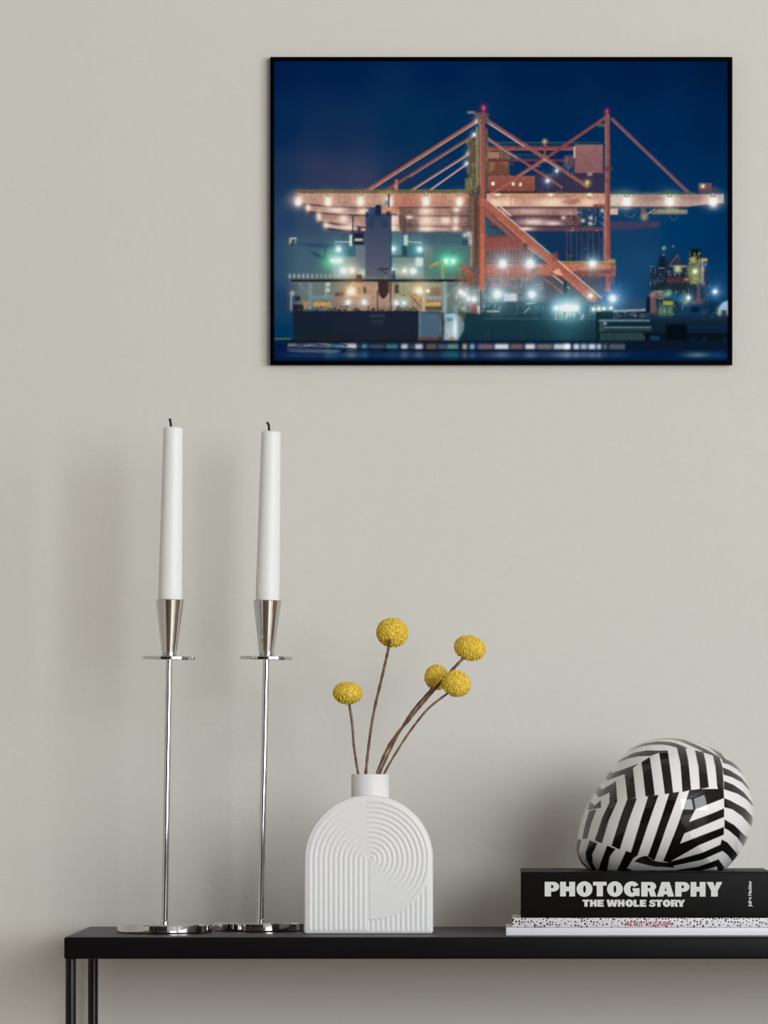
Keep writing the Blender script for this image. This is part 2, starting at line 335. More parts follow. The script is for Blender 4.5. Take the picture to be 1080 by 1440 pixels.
    for x,y,r in ((648.5,411,3),(653.5,414,2.2),(659,420,2.4),(666.5,420.5,2.8)): lamp(x,y,r,(206,220,220))
    rect(675.5,408,677.5,440,(40,44,54),.9,.5)
    clutter(684,392,764,428,170,[(60,70,84),(150,150,156),(36,46,60),(190,120,110),(210,214,216),(96,104,116)],2,9,.75,.5)
    for x,y in ((694,400),(704,399),(710,399)): glow(x,y,3,(196,90,96),.7)
    rect(708,412,727,425,(214,222,228),.8,1.2); rect(730,404,744,426,(66,74,84),.7,1)
    # ------------------------------------------------ hulls
    poly([(411.5,437),(588.5,437),(588.5,480),(413,480)],(22,32,50),1,.5,(22,34,46))
    rect(480,438,588,470,(36,40,54),.45,10); rect(411,476,588,480.5,(40,30,30),.7,.8)
    for x in (441,472): line(x,440,x,478,.6,(30,40,56),.6)
    clutter(412,434,590,439.5,120,[(24,30,38),(34,34,36),(70,60,54),(20,26,36)],1.5,5,.9)
    # faint painted name and port on the stern, unreadable at this size
    for k in range(6): rect(520+3.7*k,441.8,522.6+3.7*k,446.2,(96,104,120),.42,.6)
    for k in range(6): rect(521+3.2*k,449.8,523.2+3.2*k,453,(88,98,112),.4,.6)
    rect(524,455,538,456.2,(80,92,104),.35,.5)
    poly([(588.5,438),(600,439),(626,442),(620,470),(616,479),(588.5,479)],(74,98,118),1,.5,(66,94,112))
    rect(589,438,592,476,(110,124,134),.5,.6); rect(588.5,474,618,480,(112,60,48),.85,1); rect(592,439,622,441,(56,64,70),.7,.6)
    rect(623,441,641,479,(134,160,176),1,1); poly([(640,441),(649,444),(653,454),(652,464),(646,474),(640,480)],(112,134,142),1,.8)
    glow(640,462,3,(222,244,252),.95,14); glow(632,466,4,(196,206,196),.6,8); rect(626,441,640,444.4,(150,206,226),.7,1); rect(628,448,637,451,(60,76,90),.6,.8)
    poly([(618,441),(623,440),(625,450),(624,478),(616,480),(621,462)],(40,50,54),.85,.8); line(620.5,436,620.5,474,1.4,(150,140,124),.6)
    rect(632,474,641,480,(170,120,86),.7,1)
    poly([(641,426),(650,428),(656,450),(653,454),(646,442)],(70,76,64),.85,1); glow(645,430,3,(150,206,190),.6); glow(651,434,2.4,(206,196,170),.7)
    poly([(653,450),(656,440),(676,441),(690,430),(702,424),(760,426),(790,430),(842,440),(846,486),(648,486),(646,478),(653,466)],(28,56,66),1,1,(18,46,60))
    poly([(648,486),(656,462),(660,486)],(24,42,48),.9,1.5)
    poly([(690,428),(704,424),(760,425),(764,440),(690,446)],(44,72,82),.8,1.6); rect(680,447,842,449,(70,100,112),.5,.6)
    line(640+97,440,745,432,1.2,(206,214,214),.8); line(740,427,752,426,1.2,(220,226,226),.9)
    for k in range(10): line(748+6*k,430+.6*k,744+6*k,438+.6*k,.8,(96,120,128),.6)
    clutter(700,424,846,448,130,[(60,92,100),(30,50,60),(110,134,140),(22,44,54)],2,10,.6,.3)
    for k in range(6): glow(686+3*k,437.4,1.3,(220,220,206),.8,1)
    clutter(676,428,704,440,40,[(190,200,200),(50,70,76)],1.5,5,.7)
    for x in (682,687,735): line(x,464,x,480,.8,(70,96,104),.6)
    # dark derrick post and cluster of lamps amidships
    rect(792.6,395,797.4,420,(26,42,50),1,.6); poly([(788,414),(806,413),(806,432),(788,432)],(30,60,76),.9,1)
    glow(796,432,30,(60,130,150),.5,22); rect(808,418,818,432,(110,128,130),.6,1.6)
    for x,r in ((782.5,3.2),(791,4),(797,5),(803,4),(809.5,4)): lamp(x,433,r,(180,226,236))
    clutter(780,438,822,450,60,[(206,220,220),(60,90,100),(190,170,120)],1.5,7,.8,.85)
    glow(796,466,14,(44,92,112),.5,18)
    for x,y,r in ((699.6,413.6,5.4),(748,414,4.6),(707,370.5,4.6),(745.5,370.5,5.0),(833.3,370.5,3.8)): lamp(x,y,r,(170,220,230),rays=8,hs=.7)
    for x,y in ((834.5,434.6),(842,434),(849.6,434),(859,433)): lamp(x,y,2,(190,220,200),(250,255,236))
    rect(842,436,845,446,(206,220,214),.7,.6); lamp(830.4,415.6,2.6,(220,226,200),(255,255,240),rays=6)
    # ------------------------------------------------ pier on the right
    glow(862,420,22,(50,110,160),.6,16); glow(880,405,24,(24,74,116),.4,18)
    line(862,412,1022,414,.8,(26,46,76),.6); rect(866,421,908,434,(52,74,92),.6,2)
    poly([(838,438),(905,436),(918,440),(924,447),(1024,447),(1024,495),(838,495)],(18,40,56),1,.8,(8,24,36))
    poly([(862,435.6),(908,434),(908,437.4),(862,439)],(150,162,170),.9,.6); clutter(862,439,916,448,70,[(110,124,130),(30,48,58),(150,160,160)],2,7,.7,.3)
    rect(842,449,914,452,(120,140,146),.85,.6); rect(852,453,916,458,(14,40,60),.9,.6); rect(850,459,916,461.6,(110,132,134),.85,.5); rect(842,462,916,466,(40,64,66),.8,.6)
    rect(843,452,850,466,(70,96,96),.6,.8); glow(851,454.5,1.6,(190,206,200),.8)
    rect(842,467,905,492,(18,40,46),1,.6)
    for x in np.arange(845,906,3.5): rect(x,468,x+1.5,491,(84,106,100),.75,.35)
    rect(905,468,1024,495,(6,18,28),.9,1); rect(937,456,966,494,(4,12,20),.95,1); rect(914,472,928,479,(20,60,104),.8,1); rect(905.4,472,906.6,492,(110,116,106),.8,.4)
    rect(968,454,1024,467,(12,32,60),.8,1.2)
    for x in (973,989,1018): poly([(x,475),(x+4,475),(x+3,493),(x-4,493)],(12,42,84),.8,1)
    poly([(916,440),(922,440.6),(930,440),(921,445),(917,445)],(206,196,40),1,.7)
    # ------------------------------------------------ refinery
    rect(914,380,996,448,(22,44,62),.9,1.6); rect(924,366,972,400,(24,38,56),.8,1.6); rect(927,360,936,380,(16,26,40),.9,1)
    poly([(946,376),(952,357),(958,372),(970,372),(970,402),(940,402)],(44,50,66),.8,1)
    for k in range(20):
        a0=k*math.pi/10; a1=(k+1)*math.pi/10
        line(941+9*math.cos(a0),353+9*math.sin(a0),941+9*math.cos(a1),353+9*math.sin(a1),2.2,(26,46,66) if k not in (8,11,12,17) else (120,136,130),.9)
    glow(941,346,3.4,(16,28,62),.8); glow(934,349,2,(160,180,160),.7)
    line(941,374,953,358,1.6,(150,84,100),.8); line(953,358,956,366,1.4,(120,64,70),.8)
    clutter(914,374,972,404,130,[(8,18,30),(16,30,46)],2,9,.8,.6); clutter(914,374,972,404,150,[(110,120,126),(14,22,34),(60,80,96),(150,160,150),(90,60,72),(20,30,48)],1.5,9,.8,.6)
    rect(943,373,966,375,(150,164,150),.7,.5); rect(948,374,959,382,(150,156,120),.7,1); glow(953,378,3,(226,226,150),.9)
    rect(938,391,971,397,(84,44,56),.9,.8); rect(962,391.6,969,394,(226,170,120),.8,.8)
    rect(922,398,972,409,(26,40,44),.8,1)
    rect(969,350,986,364,(10,20,24),.95,.9); rect(969,362,986,398,(70,84,60),.9,.9); clutter(968,352,987,400,80,[(190,200,110),(50,64,44),(226,226,170),(90,110,70)],1.5,8,.8,.7)
    rect(971,361,978,368,(220,190,110),.8,1); rect(986,363,995,367.6,(222,176,76),.9,.6)
    rect(986,368,990,398,(180,140,160),.75,.7); clutter(985,366,995,402,40,[(226,206,216),(120,90,110),(60,64,84)],1.5,6,.8)
    lamp(977.5,381.4,2.6,(220,226,150),(255,255,236)); glow(978,392,5,(190,190,90),.6)
    rect(980,400,984.5,424,(130,74,92),.7,.8); rect(974,422,988,427,(170,110,120),.6,1)
    clutter(972,398,998,445,80,[(120,90,104),(20,36,50),(150,140,120),(40,70,96)],1.5,9,.7,.7)
    poly([(914,412),(932,410),(934,418),(922,420),(924,440),(914,440)],(120,84,88),.85,1); rect(909,418,914,438,(14,20,34),.9,.7); glow(918,414,2.6,(196,140,120),.8); rect(919,408.6,932,411,(180,140,150),.7,.6)
    clutter(926,406,972,446,170,[(40,110,150),(150,170,120),(26,60,90),(206,206,90),(16,36,56),(120,160,150)],1.5,8,.8,.6)
    glow(939,413,4.6,(150,196,160),.8,3.4); rect(932,423,947,429,(196,200,40),.8,1); rect(926,429,946,446,(120,150,110),.6,1.6); line(938,430,938,446,1.4,(30,50,50),.8); line(926,430,946,430,1.2,(20,50,60),.8)
    rect(946,414,960,424,(20,90,146),.75,1); rect(960,428,990,446,(12,52,88),.9,1); rect(972,431.6,984,438.6,(10,22,36),.9,.8); rect(950,428,957,446,(12,44,72),.8,.8)
    lamp(968,418.8,2.2,(190,226,230)); glow(963,424,4,(130,170,160),.6)
    lamp(1005.6,410,2.6,(170,210,240),rays=10); glow(1005.6,410,14,(40,100,150),.4)
    line(1005.6,412,1005.6,440,.8,(60,100,140),.6); rect(992,424,1012,440,(10,36,60),.6,2)
    poly([(1010,445),(1011,432),(1016,425),(1024,422),(1024,445)],(170,196,220),.9,1); rect(1014,436,1022,446,(20,30,44),.8,1); glow(1011,438,2.6,(170,180,120),.6,5)
    clutter(988,438,1024,448,40,[(30,60,80),(14,30,44),(110,130,120)],1.5,6,.7)
    rect(905,443,1024,449,(16,44,66),.7,1)
    lamp(861.6,419.6,4.6,(150,200,240),rays=10,hs=.7)
    # ------------------------------------------------ water and its reflections
    rect(386,480,1024,508,(6,26,58),1,1.2,(2,30,70)); rect(386,476,412,483,(0,40,76),.8,1); rect(386,475.4,409,477,(140,140,50),.9,.6)
    rect(400,478.4,1024,481.6,(14,26,38),.8,.8)
    dash=[(403,458,(104,108,132)),(456,466,(120,160,130)),(466,486,(84,144,156)),(487,502,(250,236,226)),(503,507,(120,90,60)),(508,517,(130,190,206)),
          (518,541,(96,96,112)),(542,560,(96,160,166)),(563.5,574,(240,222,226)),(575,582,(84,110,84)),(583,595,(240,226,224)),(599,614,(170,140,74)),(615,628,(120,116,126)),
          (628,645,(156,196,176)),(650,657,(236,208,156)),(660,668,(156,190,220)),(671,694,(176,136,140)),(695,716,(252,250,252)),(717,736,(176,128,126)),(738,753,(250,250,248)),
          (754,777,(170,156,156)),(778,802,(226,232,236)),(793,803,(255,255,255)),(806,815,(255,255,255)),(816,826,(190,214,220)),(827,838,(244,250,252)),(839,846,(226,236,240)),(848,854,(170,170,110)),(856,880,(120,130,130))]
    for a,b,c in dash: rect(a+.4,483.6,b-.4,491.2,tuple(v*(.78 if max(c)<215 else 1) for v in c),.82,1.5)
    for a,b,c in dash:
        m=(a+b)/2; glow(m,499,(b-a)*.45,tuple(.55*v+.45*w for v,w in zip(c,(2,30,70))),.38 if max(c)<200 else .6,3.6)
    rect(632-8,492,645,504,(30,110,110),.5,2.5); rect(456,494,474,504,(40,90,110),.5,2.5)
    clutter(405,482,500,490,60,[(150,150,166),(60,66,88),(196,196,206)],3,14,.5,0)
    poly([(400,486.6),(480,489),(600,491),(1024,493),(1024,494.6),(600,493),(480,490.8),(400,488)],(12,18,30),.85,.4)
    poly([(402,492),(470,492),(482,494),(470,496),(410,494.5)],(120,134,160),.6,.8)
    rect(480,491,485,495,(12,20,40),.8,.6); rect(538,492,546,494.6,(10,18,34),.8,.5)
    rect(880,480,1024,494,(8,24,40),.9,1.2); rect(882,492,1024,495,(10,30,60),.9,.8); glow(980,499,13,(96,136,136),.8,2.6); glow(1010,499,10,(20,70,120),.6,2.6)
    for k in range(36):
        x=rng.uniform(386,1000); y=rng.uniform(494,506); rect(x,y,x+rng.uniform(10,60),y+rng.uniform(.5,1.1),(0,18,50) if k%2 else (30,70,110),.3,.6)
    rect(386,503.4,1024,508,(0,20,56),.45,1.2)
    # uneven grime on the steelwork and decks, and a browner cast on the warm paintwork
    nz = rng.rand(H//3+2, W//3+2); nz = np.repeat(np.repeat(gblur(nz, .6), 3, 0), 3, 1)[:H, :W]
    nz2 = rng.rand(H//2+1, W//9+2); nz2 = np.repeat(np.repeat(nz2, 2, 0), 9, 1)[:H, :W]
    nz3 = rng.rand(H//8+2, W//2+1); nz3 = np.repeat(np.repeat(nz3, 8, 0), 2, 1)[:H, :W]
    tex = (nz-.5)*.42+(nz2-.5)*.16+(nz3-.5)*.18
    lum = C.mean(2); warm = np.clip((C[..., 0]-C[..., 2]-12)/40, 0, 1)
    dull = np.clip((235-lum)/70, 0, 1)
    area = np.clip((py-262)/10, 0, 1)*np.clip((482-py)/4, 0, 1)*np.clip((px-408)/8, 0, 1)*np.clip((1012-px)/10, 0, 1)
    notsky = np.maximum(warm, np.clip((np.abs(C-gblur(C, 10)).sum(2)-10)/30, 0, 1))
    C *= (1+tex*.55*dull*np.maximum(warm, area*notsky))[..., None]
    k = (warm*dull)[..., None]
    grey = C.mean(2, keepdims=True)
    C = C*(1-k)+(grey+(C-grey)*.82)*np.array([.93, .93, .93])*k
    # soften like the printed photograph and return one value per grid point
    C = gblur(np.clip(C, 0, 255), 1.05)
    h, w = H//SS, W//SS
    return C.reshape(h, SS, w, SS, 3).mean((1, 3))


# ======================================================================= helpers
scene = bpy.context.scene
COL = scene.collection
D0, FPX = 5.6, 8000.0            # camera to table front edge; focal length in pixels
VX, VY, ZC = 705.0, 1055.0, 0.934

def sc(Y): return (D0+Y)/FPX
def at(px, py, Y):               # a photo position at depth Y -> a point in the room
    s = sc(Y)
    return Vector(((px-VX)*s, Y, ZC-(py-VY)*s))

def mat(name, color=(.8, .8, .8), rough=.5, metal=0.0, spec=.5, coat=0.0, bump=None, sss=0.0, attr=None):
    m = bpy.data.materials.new(name); m.use_nodes = True
    nt = m.node_tree; b = nt.nodes['Principled BSDF']
    b.inputs['Base Color'].default_value = (*color, 1)
    b.inputs['Roughness'].default_value = rough
    b.inputs['Metallic'].default_value = metal
    b.inputs['Specular IOR Level'].default_value = spec
    b.inputs['Coat Weight'].default_value = coat
    b.inputs['Coat Roughness'].default_value = .03
    if sss:
        b.inputs['Subsurface Weight'].default_value = sss
        b.inputs['Subsurface Radius'].default_value = (.02, .018, .014)
        b.inputs['Subsurface Scale'].default_value = .5
    if attr:
        a = nt.nodes.new('ShaderNodeVertexColor'); a.layer_name = attr
        nt.links.new(a.outputs['Color'], b.inputs['Base Color'])
    if bump:
        scale, strength, dist = bump
        tc = nt.nodes.new('ShaderNodeTexCoord'); n = nt.nodes.new('ShaderNodeTexNoise'); bp = nt.nodes.new('ShaderNodeBump')
        n.inputs['Scale'].default_value = scale; n.inputs['Detail'].default_value = 5
        bp.inputs['Strength'].default_value = strength; bp.inputs['Distance'].default_value = dist
        nt.links.new(tc.outputs['Object'], n.inputs['Vector'])
        nt.links.new(n.outputs['Fac'], bp.inputs['Height']); nt.links.new(bp.outputs['Normal'], b.inputs['Normal'])
    return m

def ramp_noise(m, scale, c0, c1, detail=3.0, stretch=(1, 1, 1), lo=.35, hi=.65):
    nt = m.node_tree; b = nt.nodes['Principled BSDF']
    tc = nt.nodes.new('ShaderNodeTexCoord'); mp = nt.nodes.new('ShaderNodeMapping'); n = nt.nodes.new('ShaderNodeTexNoise'); r = nt.nodes.new('ShaderNodeValToRGB')
    mp.inputs['Scale'].default_value = stretch
    n.inputs['Scale'].default_value = scale; n.inputs['Detail'].default_value = detail
    r.color_ramp.elements[0].position = lo; r.color_ramp.elements[1].position = hi
    r.color_ramp.elements[0].color = (*c0, 1); r.color_ramp.elements[1].color = (*c1, 1)
    nt.links.new(tc.outputs['Object'], mp.inputs['Vector']); nt.links.new(mp.outputs['Vector'], n.inputs['Vector'])
    nt.links.new(n.outputs['Fac'], r.inputs['Fac']); nt.links.new(r.outputs['Color'], b.inputs['Base Color'])
    return m

def obj(name, me, m, parent=None, smooth=None):
    o = bpy.data.objects.new(name, me); COL.objects.link(o)
    if m is not None: me.materials.append(m)
    if parent is not None: o.parent = parent
    if smooth is not None:
        me.shade_smooth()
        if smooth < 180: me.set_sharp_from_angle(angle=math.radians(smooth))
    return o

def from_bm(bm, name):
    me = bpy.data.meshes.new(name); bm.to_mesh(me); bm.free(); return me

def thing(name, label, cat, loc=(0, 0, 0), group=None):
    o = bpy.data.objects.new(name, None); COL.objects.link(o)
    o.empty_display_size = .05; o.location = loc
    o['label'] = label; o['category'] = cat
    if group: o['group'] = group
    return o

def add_box(bm, x0, x1, y0, y1, z0, z1):
    v = [bm.verts.new((x, y, z)) for z in (z0, z1) for (x, y) in ((x0, y0), (x1, y0), (x1, y1), (x0, y1))]
    for f in ((0, 3, 2, 1), (4, 5, 6, 7), (0, 1, 5, 4), (1, 2, 6, 5), (2, 3, 7, 6), (3, 0, 4, 7)):
        bm.faces.new([v[i] for i in f])

def box_mesh(name, boxes, bevel=0.0, seg=3):
    bm = bmesh.new()
    for b in boxes: add_box(bm, *b)
    if bevel:
        bmesh.ops.bevel(bm, geom=list(bm.edges), offset=bevel, segments=seg, affect='EDGES', profile=.5)
    return from_bm(bm, name)

def lathe(name, prof, seg=96, M=None, closed=False):
    """profile of (radius, z) turned about z; radius 0 closes the end"""
    bm = bmesh.new(); rings = []
    for r, z in prof:
        if r <= 1e-9: rings.append([bm.verts.new((0, 0, z))])
        else: rings.append([bm.verts.new((r*math.cos(2*math.pi*k/seg), r*math.sin(2*math.pi*k/seg), z)) for k in range(seg)])
    pairs = list(zip(rings, rings[1:]))
    if closed: pairs.append((rings[-1], rings[0]))
    for a, b in pairs:
        if len(a) == 1 and len(b) == 1: continue
        for k in range(seg):
            k2 = (k+1) % seg
            if len(a) == 1: bm.faces.new((a[0], b[k2], b[k]))
            elif len(b) == 1: bm.faces.new((a[k], a[k2], b[0]))
            else: bm.faces.new((a[k], a[k2], b[k2], b[k]))
    bmesh.ops.recalc_face_normals(bm, faces=bm.faces)
    if M is not None: bm.transform(M)
    return from_bm(bm, name)

def tube(name, pts, radii, seg=10):
    bm = bmesh.new(); rings = []
    up = Vector((0, 1, 0))
    for i, p in enumerate(pts):
        t = (pts[min(i+1, len(pts)-1)]-pts[max(i-1, 0)]).normalized()
        a = t.cross(up).normalized(); b = a.cross(t)
        rings.append([bm.verts.new(p+(a*math.cos(2*math.pi*k/seg)+b*math.sin(2*math.pi*k/seg))*radii[i]) for k in range(seg)])
    for a, b in zip(rings, rings[1:]):
        for k in range(seg): bm.faces.new((a[k], a[(k+1) % seg], b[(k+1) % seg], b[k]))
    bm.faces.new(rings[0]); bm.faces.new(rings[-1])
    bmesh.ops.recalc_face_normals(bm, faces=bm.faces)
    return from_bm(bm, name)

def spline(pts, n=8, closed=False):
    P = [Vector(p) for p in pts]; out = []; N = len(P)
    rng = range(N) if closed else range(N-1)
    for i in rng:
        if closed: p0, p1, p2, p3 = P[i-1], P[i], P[(i+1) % N], P[(i+2) % N]
        else: p0, p1, p2, p3 = P[max(i-1, 0)], P[i], P[i+1], P[min(i+2, N-1)]
        for k in range(n):
            t = k/n
            out.append(.5*((2*p1)+(p2-p0)*t+(2*p0-5*p1+4*p2-p3)*t*t+(3*p1-p0-3*p2+p3)*t**3))
    if not closed: out.append(P[-1])
    return out

def grid_mesh(name, V, faces, cols=None):
    me = bpy.data.meshes.new(name)
    V = np.asarray(V, np.float32); F = np.asarray(faces, np.int32)
    me.vertices.add(len(V)); me.vertices.foreach_set('co', V.ravel())
    me.loops.add(F.size); me.loops.foreach_set('vertex_index', F.ravel())
    me.polygons.add(len(F)); me.polygons.foreach_set('loop_start', np.arange(0, F.size, F.shape[1], dtype=np.int32))
    me.update(calc_edges=True); me.validate()
    if cols is not None:
        a = me.color_attributes.new('paint', 'FLOAT_COLOR', 'POINT')
        c = np.ones((len(V), 4), np.float32); c[:, :3] = cols
        a.data.foreach_set('color', c.ravel())
    return me

def quads(h, w, off=0, flip=False):
    i = np.arange(h*w).reshape(h, w)+off
    q = np.stack([i[:-1, :-1], i[:-1, 1:], i[1:, 1:], i[1:, :-1]], -1).reshape(-1, 4)
    return q[:, ::-1] if flip else q

def lin(c):
    c = np.asarray(c, float)
    return np.where(c <= .04045, c/12.92, ((c+.055)/1.055)**2.4)

# ======================================================================= materials
M_wall = mat('wall_paint', (.655, .630, .578), .85, spec=.25, bump=(150, .30, .0008))
M_ceil = mat('ceiling_paint', (.62, .61, .60), .9)
M_side = mat('side_wall_paint', (.50, .49, .47), .85)
M_floor = ramp_noise(mat('oak_floor', (.2, .1, .05), .4), 3, (.18, .128, .075), (.29, .212, .13), 6, (1, 12, 1))
M_dark = mat('dark_window_frame', (.02, .018, .016), .5)
M_white = mat('white_trim', (.75, .74, .71), .5)
M_black_metal = mat('black_powder_coat', (.0045, .0038, .0042), .36, spec=.12)
M_leg = mat('black_tube', (.005, .0045, .005), .28, spec=.28)
M_chrome = mat('polished_silver', (.60, .585, .57), .035, 1.0)
M_wax = mat('white_wax', (.82, .82, .80), .45, spec=.4, sss=.35)
M_wick = mat('charred_wick', (.012, .011, .010), .9)
M_ceramic = mat('matt_white_ceramic', (.755, .745, .735), .5, spec=.35)
M_inside = mat('vase_inside', (.35, .33, .31), .7)
M_yellow = ramp_noise(mat('yellow_florets', (.7, .45, .04), .75, spec=.2), 260, (.62, .41, .035), (.86, .64, .10), 2, lo=.3, hi=.7)
M_stem = ramp_noise(mat('dry_stem', (.2, .12, .07), .7, spec=.2), 90, (.11, .055, .035), (.27, .165, .10), 3)
M_cover_black = mat('black_book_cloth', (.0050, .0043, .0040), .45, spec=.08)
M_letter = mat('white_print', (.66, .655, .64), .6, spec=.2)
M_red = mat('red_print', (.55, .06, .08), .6, spec=.2)
M_pages = mat('paper_edges', (.75, .73, .68), .9)
M_cover_white = mat('white_book_cover', (.74, .755, .80), .45)
M_lining = mat('dark_lining', (.022, .016, .013), .8)
M_helmet = mat('glossy_stripe_paint', (.8, .8, .8), .06, spec=.42, attr='paint')
M_print = mat('printed_paper', (.5, .5, .5), .8, spec=0.0, attr='paint')
M_frame = mat('black_frame', (.0006, .0006, .0006), .6, spec=.02)

def dotted():
    m = mat('dotted_cover', (.72, .70, .70), .5)
    nt = m.node_tree; b = nt.nodes['Principled BSDF']
    tc = nt.nodes.new('ShaderNodeTexCoord'); v = nt.nodes.new('ShaderNodeTexVoronoi')
    v.voronoi_dimensions = '2D'; v.inputs['Scale'].default_value = 1/.0031; v.inputs['Randomness'].default_value = .8
    sep = nt.nodes.new('ShaderNodeSeparateXYZ'); comb = nt.nodes.new('ShaderNodeCombineXYZ')
    nt.links.new(tc.outputs['Object'], sep.inputs[0]); nt.links.new(sep.outputs['X'], comb.inputs['X'])
    add = nt.nodes.new('ShaderNodeMath'); add.operation = 'ADD'
    nt.links.new(sep.outputs['Z'], add.inputs[0]); nt.links.new(sep.outputs['Y'], add.inputs[1])
    nt.links.new(add.outputs[0], comb.inputs['Y']); nt.links.new(comb.outputs[0], v.inputs['Vector'])
    sepc = nt.nodes.new('ShaderNodeSeparateColor'); nt.links.new(v.outputs['Color'], sepc.inputs[0])
    th = nt.nodes.new('ShaderNodeMapRange'); th.inputs['To Min'].default_value = .12; th.inputs['To Max'].default_value = .36
    nt.links.new(sepc.outputs[0], th.inputs['Value'])
    lt = nt.nodes.new('ShaderNodeMath'); lt.operation = 'LESS_THAN'
    nt.links.new(v.outputs['Distance'], lt.inputs[0]); nt.links.new(th.outputs[0], lt.inputs[1])
    mx = nt.nodes.new('ShaderNodeMix'); mx.data_type = 'RGBA'
    mx.inputs[6].default_value = (.72, .69, .70, 1); mx.inputs[7].default_value = (.02, .018, .02, 1)
    nt.links.new(lt.outputs[0], mx.inputs[0]); nt.links.new(mx.outputs[2], b.inputs['Base Color'])
    return m
M_dots = dotted()

# ======================================================================= the room
WY = .345                                   # the wall behind the table
RX0, RX1, RY0, RZ = -3.2, 4.4, -6.8, 3.3
T = .12
def struct(name, me, m):
    o = obj(name, me, m); o['kind'] = 'structure'; return o
struct('floor', box_mesh('floor', [(RX0-T, RX1+T, RY0-T, WY+T, -.1, 0)]), M_floor)
struct('ceiling', box_mesh('ceiling', [(RX0-T, RX1+T, RY0-T, WY+T, RZ, RZ+.1)]), M_ceil)
struct('wall_back', box_mesh('wall_back', [(RX0-T, RX1+T, WY, WY+T, 0, RZ)]), M_wall)
struct('wall_left', box_mesh('wall_left', [(RX0-T, RX0, RY0, WY, 0, RZ)]), M_wall)
# right wall with a window, front wall (behind the camera) with a window and an opening filled by added dark panels
RW = (-6.45, -2.8, .6, 3.05)                # y0 y1 z0 z1
struct('wall_right', box_mesh('wall_right', [(RX1, RX1+T, RY0, RW[0], 0, RZ), (RX1, RX1+T, RW[1], WY, 0, RZ),
       (RX1, RX1+T, RW[0], RW[1], 0, RW[2]), (RX1, RX1+T, RW[0], RW[1], RW[3], RZ)]), M_side)
FW = (1.6, 4.2, .6, 3.05)                # x0 x1 z0 z1
DW = (-2.95, .85, 2.45)                      # unseen dark panels x0 x1 top
struct('wall_front', box_mesh('wall_front', [(RX0, DW[0], RY0-T, RY0, 0, RZ), (DW[0], DW[1], RY0-T, RY0, DW[2], RZ), (DW[1], FW[0], RY0-T, RY0, 0, RZ),
       (FW[1], RX1, RY0-T, RY0, 0, RZ), (FW[0], FW[1], RY0-T, RY0, 0, FW[2]), (FW[0], FW[1], RY0-T, RY0, FW[3], RZ)]), M_side)
w = .09
dm = box_mesh('unseen_dark_panel_1', [(DW[0], DW[0]+w, RY0-.02, RY0+.03, 0, DW[2]), (DW[1]-w, DW[1], RY0-.02, RY0+.03, 0, DW[2]), (DW[0]+w, DW[1]-w, RY0-.02, RY0+.03, DW[2]-w, DW[2])]
     +[(DW[0]+w+k*.724+.01, DW[0]+w+k*.724+.714, RY0-.06, RY0-.01, 0, DW[2]-w) for k in range(5)])
struct('unseen_dark_panel_1', dm, M_dark)  # panels added behind the camera so the chrome reflects a dark band
struct('unseen_dark_panel_2', box_mesh('unseen_dark_panel_2', [(RX0, RX0+.03, -6.6+k*.78, -5.83+k*.78, 0, 2.45) for k in range(3)]+[(RX0, RX0+.05, -6.7, -6.61, 0, 2.54), (RX0, RX0+.05, -4.26, -4.17, 0, 2.54), (RX0, RX0+.05, -6.61, -4.26, 2.45, 2.54)]), M_dark)  # more unseen panels, added to widen the dark reflection in the candlesticks
struct('window_1', box_mesh('window_1', [(RX1-.02, RX1+.06, RW[0], RW[0]+w, RW[2], RW[3]), (RX1-.02, RX1+.06, RW[1]-w, RW[1], RW[2], RW[3]),
       (RX1-.02, RX1+.06, RW[0]+w, RW[1]-w, RW[2], RW[2]+w), (RX1-.02, RX1+.06, RW[0]+w, RW[1]-w, RW[3]-w, RW[3])]), M_dark)
struct('window_2', box_mesh('window_2', [(FW[0], FW[0]+w, RY0-.06, RY0+.02, FW[2], FW[3]), (FW[1]-w, FW[1], RY0-.06, RY0+.02, FW[2], FW[3]),
       (FW[0]+w, FW[1]-w, RY0-.06, RY0+.02, FW[2], FW[2]+w), (FW[0]+w, FW[1]-w, RY0-.06, RY0+.02, FW[3]-w, FW[3])]), M_dark)
struct('baseboard_back', box_mesh('baseboard_back', [(RX0, RX1, WY-.015, WY, 0, .08)], .003), M_white)

def area(name, loc, rot, sx, sy, power, color):
    l = bpy.data.lights.new(name, 'AREA'); l.shape = 'RECTANGLE'; l.size = sx; l.size_y = sy; l.energy = power; l.color = color
    o = bpy.data.objects.new(name, l); COL.objects.link(o); o.location = loc; o.rotation_euler = rot
    return o
E_R, E_F = 248, 254
area('daylight_right_window', (RX1+.05, (RW[0]+RW[1])/2, (RW[2]+RW[3])/2), (0, math.radians(90), 0), RW[3]-RW[2]-.02, RW[1]-RW[0]-.02, E_R, (.925, .965, 1))
area('daylight_front_window', ((FW[0]+FW[1])/2, RY0-.055, (FW[2]+FW[3])/2), (math.radians(90), 0, 0), FW[1]-FW[0]-.02, FW[3]-FW[2]-.02, E_F, (.925, .965, 1))
wd = bpy.data.worlds.new('overcast'); scene.world = wd; wd.use_nodes = True
wd.node_tree.nodes['Background'].inputs[0].default_value = (.75, .82, .9, 1); wd.node_tree.nodes['Background'].inputs[1].default_value = .5

